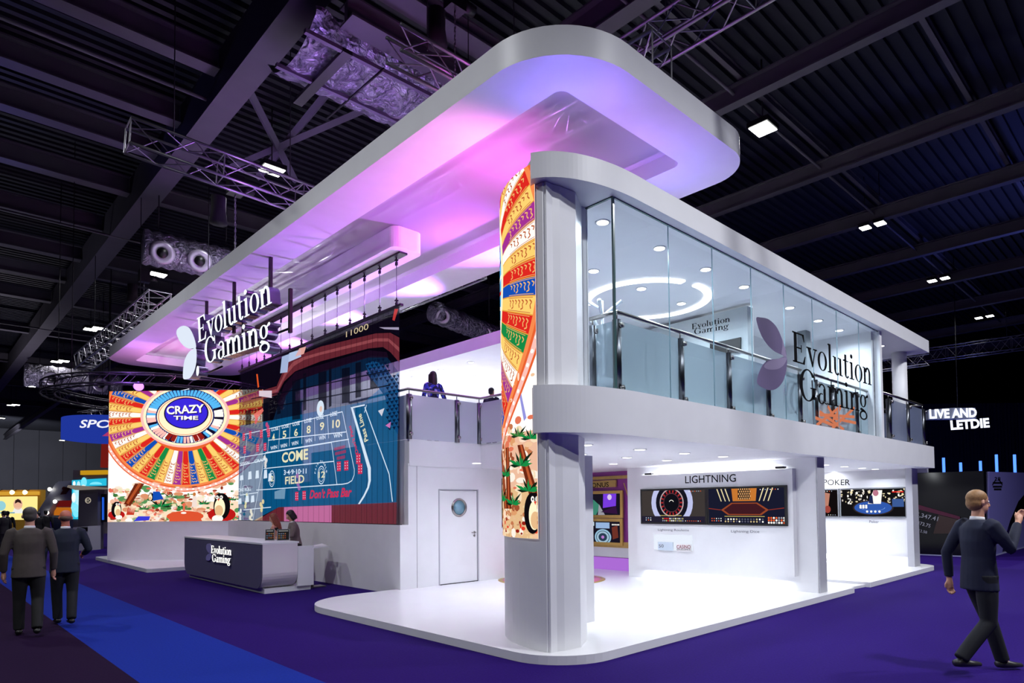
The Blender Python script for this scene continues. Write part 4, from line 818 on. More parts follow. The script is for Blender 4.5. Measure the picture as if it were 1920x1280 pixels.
for (x, y, h) in ((60, 1020, 30), (105, 1015, 46), (145, 1010, 46), (190, 1010, 50), (215, 1025, 46), (90, 1140, 40), (120, 1140, 40), (50, 1150, 34)): A.poly(PL((x, y), (x+20, y-4), (x+18, y-h), (x+3, y-h+3)), WL, 8)
for (x0, y0, x1, y1) in ((575, 850, 635, 835), (580, 875, 640, 860), (590, 900, 635, 890)): A.line(bq(x0, y0), bq(x1, y1), .07, T1((170, 40, 80), .6), 8)
A.ell(bq(500, 627), .19, .19, WL, 8); A.ell(bq(503, 630), .07, .07, T1((230, 190, 170), .9), 9)
for (p_, m_) in ((((290, 345), (330, 330), (320, 430), (280, 435)), T1((180, 200, 240), .8)), (((330, 325), (395, 305), (395, 345), (325, 375)), T1((190, 210, 245), .85)), (((385, 300), (422, 290), (410, 330), (362, 345)), T1((235, 170, 160), .9)), (((165, 530), (235, 530), (235, 570), (165, 560)), T1((235, 220, 235), .8)), (((150, 440), (158, 440), (166, 510), (158, 515)), T1((235, 90, 40), .9)), (((905, 85), (925, 85), (905, 150), (893, 145)), T1((200, 60, 60), .8)), (((820, 185), (940, 185), (938, 200), (850, 195)), T1((170, 160, 190), .9)), (((135, 660), (185, 625), (190, 640), (150, 690)), T1((240, 120, 110), .8)), (((250, 1080), (310, 1060), (305, 1120), (250, 1120)), T1((150, 190, 215), .5)), (((815, 640), (850, 625), (835, 670)), T1((220, 220, 230), .85)), (((855, 720), (885, 700), (880, 735)), T1((210, 120, 190), .85))): A.poly(PL(*p_), m_, 8)
tx('11000', 640, 240, 762, 195, .13, T1((220, 200, 160), .9), 0)
for (x, y, h, m_) in ((95, 1160, 80, T1((235, 230, 170), .8)), (180, 1180, 60, T1((240, 220, 160), .8)), (200, 940, 60, T1((240, 235, 230), .8)), (380, 1060, 90, T1((200, 120, 200), .5)), (150, 700, 40, T1((230, 90, 110), .7)), (215, 760, 60, T1((220, 70, 120), .7)), (120, 1240, 70, T1((245, 240, 220), .8)), (60, 1230, 60, T1((240, 240, 240), .8))):
    for i in range(4): A.ell(bq(x+random.uniform(-8, 8), y-h*i/4), .09, .07, m_, 7, n=7)
A.mb.build('picture', cu, label='craps table layout in blue felt and red wood')
yl, yr = -UL, -UR
mb = MB(); mb.box((7.07, yr-.08, VT), (7.14, yl+.03, VT+.05), BLACKM); mb.box((7.07, yr-.02, VB-.03), (7.13, yl, VB), BLACKM); mb.build('curtain_bar', cu)
ys = [at(px_, 500, x=7.1).y for px_ in (742.5, 711, 682.5, 655.5, 631.5, 609, 585, 565, 543)]; st = (ys[-1]-ys[-2]+ys[-2]-ys[-3])/2
while ys[-1]+.55 < yl: ys.append(ys[-1]+.55)
cab = thing('suspension_cable', 'thin steel cable with black clamps, from the track to the top of the curtain', 'cable', (7.11, ys[0], VT), 'cables holding the LED curtain')
MB().tube([(0, 0, .2), (0, 0, 6.8-VT)], .007, STEELD, 5).build('cable', cab, world=False)
for (z, nm) in ((.05, 'lower_clamp'), (6.8-VT-.16, 'upper_clamp')):
    b = MB(); b.box((-.015, -.03, z), (.015, .03, z+.07), BLACKM).box((-.012, -.055, z+.08), (.012, -.01, z+.11), BLACKM).tube([(0, 0, z+.06), (0, 0, z+.16)], .016, BLACKM, 6).box((-.012, -.01, z+.1), (.012, .055, z+.13), BLACKM); b.build(nm, cab, world=False)
for i, y in enumerate(ys[1:]): copy_tree(cab, (7.11, y, VT))
# ---------------------------------------------------------------- big hanging letters
SX = 5.34; SF = FX(SX); sq = lambda cx, cy: SF.px(320+cx/5.333, 480+cy/5.333)
sg = thing('hanging_sign', 'big lit white wordmark letters with two leaf shapes, hung from the canopy', 'sign', SF.pt(*sq(600, 1000)))
LW = em((240, 250, 255), 1.35); SIDE = mat('letter_side', (132, 122, 156), .25, .9)
def vec(a, b): return (b[0]-a[0], b[1]-a[1])
A1, B1 = sq(283, 866), sq(1025, 468); H1 = (0.0, 0); t_ = sq(253, 618); H1 = (vec(A1, t_)[0]*.4, vec(A1, t_)[1]*.93)
A2, B2 = sq(352, 1075), sq(1010, 860); H2 = (H1[0]*.8, H1[1]*.97)
NF, NB = 0.02, -.2
wordmark(SF, A1, B1, H1, A2, B2, H2, NB, NF, LW, SIDE, sg)
lf1 = leaf([sq(*p) for p in ((65, 770), (80, 725), (130, 698), (185, 712), (225, 770), (255, 855), (262, 915), (240, 922), (190, 925), (140, 900), (95, 845))])
lf2 = leaf([sq(*p) for p in ((262, 925), (268, 1000), (262, 1080), (240, 1160), (205, 1215), (180, 1228), (135, 1226), (132, 1150), (145, 1050), (180, 975), (220, 935))])
for l_ in (lf1, lf2): MB().extrude(l_, SF, NB, NF, em((225, 235, 250), 1.0), SIDE).build('leaf_shape', sg)
c = sq(278, 1148); MB().extrude(ell(c[0], c[1], .11, .13, 0, 2*PI, 20)[:-1], SF, NB, NF, LW, SIDE).build('mark_dot', sg)
for (cx, cy, c2) in ((307, 488, 600), (580, 298, 760), (940, 45, 330)):
    p = sq(cx, cy); MB().box((SX+.1, -p[0]-.05, sq(cx, c2)[1]), (SX+.15, -p[0]+.05, 7.0), BLACKM).build('hanger', sg)
mb = MB(); p = sq(1085, 300); q_ = sq(1095, 740); y = -p[0]; mb.box((SX+.2, y-.04, q_[1]), (SX+.26, y+.04, p[1]), BLACKM)
for (a, b) in ((sq(300, 1010), sq(1090, 700)), (sq(290, 1150), sq(420, 1090)), (sq(260, 760), sq(300, 740)), (sq(620, 690), sq(620, 830))): mb.tube([SF.pt(*a, -.22), SF.pt(*b, -.22)], .025, BLACKM, 5)
mb.build('back_frame', sg)
# ---------------------------------------------------------------- glass front of the upper room
GY = 4.87; GF = FY(GY); gw = thing('glass_wall', 'tall frameless glass front of the upper room with a big black wordmark', 'glass wall', (6.03, GY, 3.09))
xs = [6.03]+[at(a, 650, y=GY).x for a in (1257, 1339, 1411, 1472, 1525, 1570, 1611, 1647)]
for i in range(len(xs)-1): MB().box((xs[i]+.004, GY, 3.09), (xs[i+1]-.004, GY+.014, 5.43), GLASS).build('pane', gw)
MB().box((6.03, GY+.02, 3.09), (6.044, 5.3, 5.43), GLASS).build('pane', gw)
mb = MB(); EDGE = mat('green_glass_edge', (60, 90, 90), .2)
for x in xs[1:-1]: mb.box((x-.0025, GY-.001, 3.09), (x+.0025, GY+.015, 5.43), mat('pale_glass_edge', (150, 175, 185), .2))
mb.build('joint', gw); mb = MB(); mb.box((6.02, GY-.012, 3.09), (6.05, GY+.015, 5.43), EDGE); mb.box((6.02, GY-.006, 5.425), (xs[-1], GY+.02, 5.44), EDGE); mb.box((6.02, GY, 5.425), (6.05, 5.3, 5.44), EDGE); mb.build('corner_edge', gw, label='dark glass corner edge')
MB().box((xs[-1], GY-.03, 3.085), (xs[-1]+.12, GY+.1, 5.44), WHITE).build('end_post', gw, label='white post ending the glass')
tag(MB().box((5.75, 5.3, 3.085), (6.06, 5.42, 5.44), WHITE).build('partition_wall'), 'narrow white wall between the curved column and the glass corner', 'wall')
gq = lambda cx, cy: GF.px(1380+cx/3.555, 500+cy/3.555)
A1, B1 = gq(378, 630), gq(905, 792); t_ = gq(372, 425); H1 = (0, vec(A1, t_)[1]); A2, B2 = gq(425, 880), gq(880, 975); t_ = gq(445, 680); H2 = (0, vec(A2, t_)[1])
m_ = wordmark(GF, A1, B1, H1, A2, B2, H2, .003, .003, INK, INK, None, one=True)
lg = m_.build('wordmark_lettering', gw)
LV, LV2 = mat('lilac_vinyl', (112, 100, 136), .5), mat('pale_lilac_vinyl', (150, 138, 170), .5)
w1 = leaf([gq(*p) for p in ((133, 345), (165, 338), (215, 350), (265, 395), (300, 465), (325, 540), (335, 590), (300, 585), (250, 560), (200, 510), (160, 440))]); w2 = leaf([gq(*p) for p in ((335, 600), (335, 680), (318, 750), (285, 800), (240, 822), (190, 812), (140, 775), (150, 710), (180, 650), (220, 620), (280, 612))])
w3 = leaf([gq(*p) for p in ((280, 612), (335, 605), (320, 650), (280, 680), (220, 685), (185, 665), (215, 630))])
mb = MB(); mb.extrude(w1, GF, .003, .003, LV); mb.extrude(w2, GF, .003, .003, LV); mb.extrude(w3, GF, .0045, .0045, LV2); mb.extrude([gq(*p) for p in ((305, 480), (325, 540), (335, 600), (318, 600), (300, 580), (308, 530))], GF, .0045, .0045, LV2); mb.build('leaf_emblem', gw)
mb = MB(); c = gq(325, 823)
for q in ring(c[0], c[1], .085, .085, .008, .008): mb.extrude(q, GF, .003, .003, LV)
put_text(mb, 'R', GF, (c[0]-.03, c[1]-.04), (c[0]+.03, c[1]-.045), .08, LV, .003); mb.build('registered_mark', gw)
og = [[(555, 990), (610, 950), (665, 1010), (700, 960), (800, 1000), (800, 1015), (720, 1010), (690, 1030), (800, 1035), (800, 1055), (700, 1055), (720, 1075), (680, 1090), (655, 1055), (610, 1060), (540, 1060), (530, 1045), (620, 1030), (610, 1010), (535, 1015), (530, 1000)]]
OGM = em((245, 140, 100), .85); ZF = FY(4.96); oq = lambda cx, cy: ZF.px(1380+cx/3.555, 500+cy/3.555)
osn = thing('reflection_shape', 'orange branching shape standing in for a reflection low in the glass under the black wordmark', 'emblem', ZF.pt(*oq(660, 1060)))  # orange reflection in the glass, built as glowing bars on an added stem
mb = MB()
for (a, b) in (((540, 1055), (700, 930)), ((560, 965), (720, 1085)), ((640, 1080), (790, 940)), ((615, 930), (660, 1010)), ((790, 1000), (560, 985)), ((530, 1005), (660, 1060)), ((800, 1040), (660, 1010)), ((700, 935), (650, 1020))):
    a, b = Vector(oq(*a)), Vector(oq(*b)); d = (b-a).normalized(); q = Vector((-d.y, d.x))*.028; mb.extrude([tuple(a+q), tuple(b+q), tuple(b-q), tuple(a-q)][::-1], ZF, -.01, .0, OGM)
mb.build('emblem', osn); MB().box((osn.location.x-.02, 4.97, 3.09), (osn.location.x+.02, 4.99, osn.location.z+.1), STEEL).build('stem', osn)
# ---------------------------------------------------------------- railings
FROST = seethru('frosted_glass', (166, 186, 197), .66, rough=.35); FROSTB = seethru('frosted_pale_glass', (196, 200, 214), .84, rough=.5)
def railing(label, pts, posts, zb, zt, fm, name='railing', r=.028, pw=.058, panel=True):
    """pts: rail path (x,y); posts: list of (x,y)"""
    t = thing(name, label, 'railing', (pts[0][0], pts[0][1], zb)); MB().tube([(p[0], p[1], zt) for p in pts], r, STEEL, 10).build('handrail', t)
    for i, (x, y) in enumerate(posts):
        m = MB(); m.tube([(x, y, zb), (x, y, zt-.1)], pw, STEELD, 10); m.tube([(x, y, zt-.1), (x, y, zt)], .012, STEEL, 6); ps = m.build('post', t)
        m = MB()
        for z in (zb+.1, zt-.18): m.lathe([(.035, -.02), (.035, .02)], (x, y-pw-.02, z), STEEL, 10, (0, 1, 0))
        m.build('clamp', ps)
    if panel:
        for a, b in zip(posts[:-1], posts[1:]):
            a = Vector((a[0], a[1], 0)); b = Vector((b[0], b[1], 0)); d = (b-a).normalized(); s = Vector((-d.y, d.x, 0)); L = (b-a).length
            MB().obox((a+b)/2+Vector((0, 0, (zb+zt)/2-.05)), (d, s, Vector((0, 0, 1))), (L/2-.06, .006, (zt-zb)/2-.055), fm).build('glass_panel', t)
    return t
RY = 5.1; px2x = lambda p: at(p, 700, y=RY).x
railing('steel railing with frosted panels inside the glass, running from the corner', [(6.36, 5.55), (6.36, RY), (px2x(1501), RY)], [(6.36, 5.5), (6.36, RY), (px2x(1276), RY), (px2x(1365), RY), (px2x(1438), RY), (px2x(1497), RY)], 3.085, 4.15, FROST)
railing('second steel railing inside the glass, behind the black lettering', [(px2x(1524), RY), (px2x(1643), RY)], [(px2x(1527), RY), (px2x(1558), RY), (px2x(1603), RY), (px2x(1640), RY)], 3.085, 4.14, FROST)
ox = lambda p: at(p, 700, y=4.9).x
railing('steel railing around the open terrace at the right end', [(ox(1654), 4.9), (ox(1727), 4.9), (ox(1727), 7.0)], [(ox(1664), 4.9), (ox(1698), 4.9), (ox(1727), 4.9), (ox(1727), 6.9)], 3.085, 4.13, seethru('smoky_glass', (120, 130, 158), .6, rough=.3))
railing('steel railing with pale frosted panels on the balcony above the white door', [(7.2, 13.5), (7.2, 11.12), (9.06, 11.12), (9.06, 8.9)], [(7.24, 13.2), (7.24, 11.14), (8.43, 11.14), (9.04, 11.14), (9.04, 9.1)], 3.085, 4.09, FROSTB)
# ---------------------------------------------------------------- inside the upper room
ib = thing('feature_wall', 'pale wood-grain panel with a black wordmark behind the glass', 'feature wall', (11.2, 6.7, 3.09)); IFR = FX(11.1)
WG = mat('pale_woodgrain', (168, 176, 180), .5, noise=.08, nscale=2)
MB().box((11.1, 5.82, 3.085), (11.3, 9.4, 5.38), WG).build('panel_body', ib)
iq = lambda cx, cy: IFR.px(1090+cx/2.666, 340+cy/2.666)
A1, B1 = iq(553, 740), iq(745, 700); H1 = (0, abs(vec(iq(553, 740), iq(553, 712))[1])); A2, B2 = iq(565, 765), iq(737, 735)
wordmark(IFR, A1, B1, H1, A2, B2, H1, .004, .004, INK, INK, None, one=True).build('wordmark_lettering', ib)
a, b = iq(648, 856), iq(800, 780); t = thing('wall_screen', 'small black screen hung on the pale panel of the upper room', 'screen', IFR.pt(*a)); MB().extrude([iq(648, 812), iq(800, 780), iq(800, 856), iq(648, 856)][::-1], IFR, 0, .04, BLACK).build('screen_body', t); 
tag(MB().box((11.3, 6.9, 3.085), (15.1, 7.05, 5.44), WHITE).build('partition_wall'), 'pale wall behind the leaf emblem in the upper room', 'wall')
tag(MB().box((11.305, 5.84, 3.085), (11.35, 6.88, 5.43), em((235, 245, 255), 1.1)).build('light_strip'), 'glowing white light strip along the edge of the wood-grain panel', 'light strip')
tag(MB().box((15.0, 4.98, 3.085), (15.1, 6.9, 5.44), WHITE).build('partition_wall'), 'pale end wall behind the black lettering, at the far end of the glass room', 'wall')
p = at(1507, 640, y=6.0); tag(MB().box((p.x-.1, 5.9, 3.085), (p.x+.12, 6.1, 5.44), mat('grey_post', (122, 128, 134), .5)).build('post'), 'grey square post behind the glass above the wordmark', 'post')
tree = thing('coat_tree', 'white branching coat stand behind the glass', 'coat stand', (8.05, 6.75, 3.085)); TW = mat('white_lacquer', (205, 212, 220), .4); tb = Vector((8.05, 6.75, 3.085))
MB().tube([tb, tb+Vector((0, 0, 1.95))], [.03, .022], TW, 10).build('pole', tree)
for k, (zz, a_) in enumerate(((1.1, 0), (1.2, 2.2), (1.4, .3), (1.5, 2.6), (1.7, -.2), (1.8, 2.9), (1.35, 4.2), (1.65, 4.5))): MB().tube([tb+Vector((0, 0, zz)), tb+Vector((.32*math.cos(a_-.8), .32*math.sin(a_-.8), zz+.22))], [.02, .035], TW, 6).build('branch', tree)
MB().lathe([(.2, 0), (.2, .03)], tb, TW, 20).build('base', tree)
# wall and exit sign left of the corner, white chair
EX = FY(9.3); p = EX.px(1110, 634); ex = thing('exit_sign', 'small green exit sign with a white arrow behind the glass corner', 'exit sign', EX.pt(*p))
tag(MB().box((9.75, 9.35, 3.085), (11.0, 9.5, 5.44), WHITE).build('partition_wall'), 'white wall at the back of the glass corner', 'wall')
MB().extrude(R(p[0]-.03, p[1]-.05, p[0]+.2, p[1]+.12), EX, -.04, 0, em((20, 130, 90), .8)).build('sign_body', ex); MB().extrude([(p[0]+.01, p[1]+.03), (p[0]+.05, p[1]-.03), (p[0]+.09, p[1]+.03), (p[0]+.06, p[1]+.03), (p[0]+.06, p[1]+.09), (p[0]+.04, p[1]+.09), (p[0]+.04, p[1]+.03)], EX, .001, .002, WHT).build('arrow', ex)
ch = thing('office_chair', 'white-framed chair with dark mesh back by the glass corner', 'chair', at(1116, 720, y=6.2)); cp = Vector((ch.location.x, 6.4, 3.085)); ch.location = cp
mb = MB(); mb.tube([cp+Vector((-.22, 0, .45)), cp+Vector((-.24, .02, 1.0)), cp+Vector((.2, .02, 1.0)), cp+Vector((.2, 0, .45))], .022, TW, 8); mb.build('frame', ch); MB().box(cp+Vector((-.21, .0, .52)), cp+Vector((.19, .02, .97)), mat('dark_mesh', (60, 70, 84), .8)).build('backrest', ch); MB().box(cp+Vector((-.24, -.42, .42)), cp+Vector((.22, .02, .48)), TW).build('seat', ch); MB().tube([cp+Vector((0, -.2, .42)), cp+Vector((0, -.2, .02))], .03, TW, 8).build('pedestal', ch)
# ---------------------------------------------------------------- ceilings: downlights and ring lights
DL = thing('downlight', '', 'downlight'); MB().lathe([(.1, 0), (.1, -.008)], (0, 0, 0), WHITE, 20).build('trim_ring', DL, world=False); MB().lathe([(.078, -.009), (.078, -.012)], (0, 0, 0), em((255, 252, 246), 5), 20).build('lens', DL, world=False); first = True
def dl(x, y, z, label, g, e=0, col=(.86, .93, 1.0)):
    global first
    o = DL if first else copy_tree(DL)
    first = False; o.location = (x, y, z); o['label'] = label; o['group'] = g
    if e: light('SPOT', (x, y, z-.06), e, col, .12, (x, y, 0), 2.9, 'downlight_light', blend=.9)
U = 'small round downlights in the ceiling of the upper room'; UL_ = 'small round white downlight in the upper ceiling behind the glass front'
for x in (6.5, 7.77, 9.02, 10.24, 12.0, 13.3, 14.4):
    for y in (5.42, 6.68): 
        if not (x > 11.4 and y > 6): dl(x, y, 5.44, UL_, U, 135, (.76, .89, 1.0))
B_ = 'small round white downlight in the ceiling above the balcony'
for x, ya in ((10.45, (13.2, 14.5, 15.8, 17.1)), (11.7, (14.5, 15.8, 17.1)), (12.95, (13.2, 15.8, 17.1)), (16, (12, 16))):
    for y in ya: dl(x, y, 5.44, B_, 'small round downlights above the balcony', 55)
L_ = 'small round white downlight in the bright lower ceiling'; LG = 'downlights in the lower ceiling'
for x in (6.6, 7.8, 8.98, 10.18):
    for y in (5.85, 7.02, 8.3, 9.7): 
        if not (x < 7 and y > 6): dl(x, y, 2.55, L_, LG, 52)
for x in (13.3, 14.4, 15.5, 16.6, 17.5):
    for y in (5.8, 7.4, 9.4): dl(x, y, 2.55, L_, LG, 52)
for x in (16.6, 17.7): dl(x, 5.3, 5.44, 'small round white downlight over the open terrace, '+('nearer' if x < 17 else 'farther')+' the glass', 'terrace downlights', 50)
def ringlight(label, c, r, gaps):
    t = thing('ring_light', label, 'ceiling light', c)
    for (a0, a1) in gaps:
        mb = MB(); n_ = 30; V = []
        for i in range(n_+1):
            a = math.radians(a0+(a1-a0)*i/n_)
            for (rr_, h) in ((r, 0), (r, -.03), (r-.13, -.03), (r-.13, 0)): V.append((c[0]+rr_*math.cos(a), c[1]+rr_*math.sin(a), c[2]+h))
        mb.add(V, [(i*4+k, i*4+k+1, i*4+k+5, i*4+k+4) for i in range(n_) for k in range(3)], em((255, 255, 255), 3)); mb.build('light_arc', t)
    light('SPOT', (c[0], c[1], c[2]-.06), 90, (.85, .93, 1), .5, (c[0], c[1], 0), 2.9, name='ring_light_light')
ringlight('broken ring-shaped ceiling light behind the glass corner', (9.6, 7.0, 5.44), 1.15, ((-95, 45), (125, 250)))
ringlight('broken ring-shaped ceiling light above the balcony', (12.6, 15.9, 5.44), 1.1, ((-80, 75), (110, 250)))
light('AREA', (12.5, 16.5, 4.9), 300, (.85, .85, 1), 4, (12.5, 16.5, 0), name='upper_room_glow')
for (p_, sz, szy) in (((11.72, 7.1, 2.42), 3.2, .05), ((11.72, 7.1, .28), 3.2, .05)):
    o = light('AREA', p_, 22, (.92, .96, 1), szy, None, name='cove_light', sizey=sz)
    if p_[2] < 1: o.rotation_euler = (0, 0, 0)
    else: o.rotation_euler = (0, 0, 0); 
light('AREA', (18.12, 7.1, .32), 22, (.92, .96, 1), .05, None, name='cove_light', sizey=3.4)
light('AREA', (18.0, 7.1, 2.5), 30, (.92, .96, 1), .08, (18.1, 7.1, 2.0), name='cove_light', sizey=3.4)
# ---------------------------------------------------------------- reception desk
rd = thing('reception_desk', 'dark fronted reception desk with a rounded white underside and lit wordmark', 'desk', (5.2, 15.7, 0))
YA, YB = 13.3, 18.3; DKF = mat('slate_laminate', (92, 88, 112), .4, noise=.03)
RF = FX(5.2); 
def uprof(u0, u1, z0, z1, r=.3, n=8):
    return [(u0, z1)]+[(u0+r-r*math.cos(a), z0+r-r*math.sin(a)) for a in [PI/2*i/n for i in range(n+1)]]+[(u1-r+r*math.sin(a), z0+r-r*math.cos(a)) for a in [PI/2*i/n for i in range(n+1)]]+[(u1, z1)]
MB().extrude(uprof(-YB, -YA, .1, 1.0)[::-1][::-1], RF, 0, .012, DKF, DKF).build('front_panel', rd, fixn=True)
SHW = mat('white_gloss', (222, 214, 220), .18, coat=.5)
MB().extrude(uprof(-YB+.01, -YA-.005, .105, 1.0), RF, -.72, 0, SHW, SHW).build('body', rd, fixn=True)
MB().box((5.18, YA-.0, 1.0), (5.95, YB, 1.035), WHITE).build('worktop', rd)
MB().box((5.28, YA+.1, 0), (6.25, YB-.1, .1), WHITE).build('plinth', rd)
MB().prism([(5.93, YA+.02), (6.28, YA+.02), (6.28, YA+.08), (5.93, YA+.08)], .1, .93, WHITE).build('side_wing', rd)
A1, B1 = RF.px(400, 1036), RF.px(438, 1040.5); H1 = (0, RF.px(400, 1022)[1]-A1[1]); A2, B2 = RF.px(402, 1052), RF.px(436, 1056)
wordmark(RF, A1, B1, H1, A2, B2, H1, .03, .05, em((255, 252, 240), 2.2), WHITE, None, one=True).build('lit_wordmark', rd)
k1 = leaf([RF.px(*p) for p in ((391, 1020), (397, 1019), (399, 1028), (398, 1037), (394, 1035), (390, 1028))]); k2_ = leaf([RF.px(*p) for p in ((398, 1037), (399, 1044), (396, 1050), (390, 1049), (390, 1042), (394, 1038))])
mb = MB(); mb.extrude(k1, RF, .02, .04, mat('lilac_acrylic', (150, 142, 196), .3)); mb.extrude(k2_, RF, .02, .04, mat('lilac_acrylic', (150, 142, 196), .3)); mb.build('leaf_emblem', rd)
for i, (xa, ya, px0, px1) in enumerate(((5.45, 13.55, 497, 514), (5.5, 13.45, 521, 541))):
    t = thing('counter_display', ('left', 'right')[i]+' tilted black price-board display on the end of the desk', 'display', (0, 0, 0)); c = at((px0+px1)/2, 1013.5, z=1.036); t.location = c
    r_ = Vector((.86, -.5, 0)); r_.normalize(); nf = Vector((-.5, -.86, 0)).normalized(); upv = (Vector((0, 0, 1))-nf*.18).normalized(); hw = (.095, .125)[i]
    F_ = Frame(c, r_, upv, r_.cross(upv)); MB().extrude(R(-hw, 0.01, hw, .25), F_, -.03, 0, mat('silver_edge', (190, 190, 196), .3, .6)).build('board', t); MB().extrude(R(-hw+.012, 0.02, hw-.012, .24), F_, .001, .002, BLACK).build('screen', t)
    A = Art(lambda u, v, n: F_.pt(u, v, .003+n), (-hw+.01, 0, hw-.01, .24))
    for j in range(3): 
        for k in range(4): A.poly(R(-hw+.03+k*.04, .05+j*.045, -hw+.055+k*.04, .075+j*.045), em(random.choice([(160, 120, 80), (120, 130, 150), (150, 80, 60)]), .6), 1)
    A.line((-hw+.03, .21), (hw-.03, .21), .012, em((200, 200, 200), .7), 1); A.mb.build('picture', t)
# small high table beside the desk
ht = thing('high_table', 'small white high table on a steel foot behind the desk', 'table', (6.52, 13.75, 0)); MB().prism(rrect(6.3, 13.5, 6.75, 14.0, .05, 4), .86, .89, WHITE).build('tabletop', ht); MB().tube([(6.45, 13.75, .02), (6.45, 13.75, .86)], .028, STEEL, 12).build('pole', ht); MB().box((6.25, 13.6, .0), (6.7, 13.9, .02), STEEL).build('foot', ht)
b = MB(); b.tube([(6.3, 14.1, .12), (6.3, 14.1, .5)], [.14, .17], BEAM, 12); tag(b.build('waste_bin'), 'grey bin under the high table behind the desk', 'bin')
pp = MB(); pp.add([(6.5, 13.6, .895), (6.72, 13.6, .90), (6.72, 13.85, .93), (6.5, 13.85, .9)], [(0, 1, 2, 3)], WHITE); pp.box((6.48, 13.6, .892), (6.7, 13.86, .896), WHITE); tag(pp.build('paper_sheet'), 'curled white paper on the small high table', 'paper')
# ---------------------------------------------------------------- people
def remesh(mb, vox, name, parent, m, smooth=2, label=None):
    me = mb.mesh('tmp'); o = bpy.data.objects.new('tmp', me); C.objects.link(o)
    r = o.modifiers.new('r', 'REMESH'); r.mode = 'VOXEL'; r.voxel_size = vox
    if smooth: s = o.modifiers.new('s', 'SMOOTH'); s.factor = .5; s.iterations = smooth
    bpy.context.view_layer.update(); dg = bpy.context.evaluated_depsgraph_get()
    nm = bpy.data.meshes.new_from_object(o.evaluated_get(dg)); nm.name = name; bpy.data.objects.remove(o); bpy.data.meshes.remove(me)
    nm.materials.clear(); nm.materials.append(m); nm.polygons.foreach_set('use_smooth', [True]*len(nm.polygons)); nm.polygons.foreach_set('material_index', [0]*len(nm.polygons))
    ob = bpy.data.objects.new(name, nm); C.objects.link(ob); ob.parent = parent
    if label: ob['label'] = label
    return ob
SKIN = mat('skin', (205, 150, 125), .55, noise=.05, nscale=20)
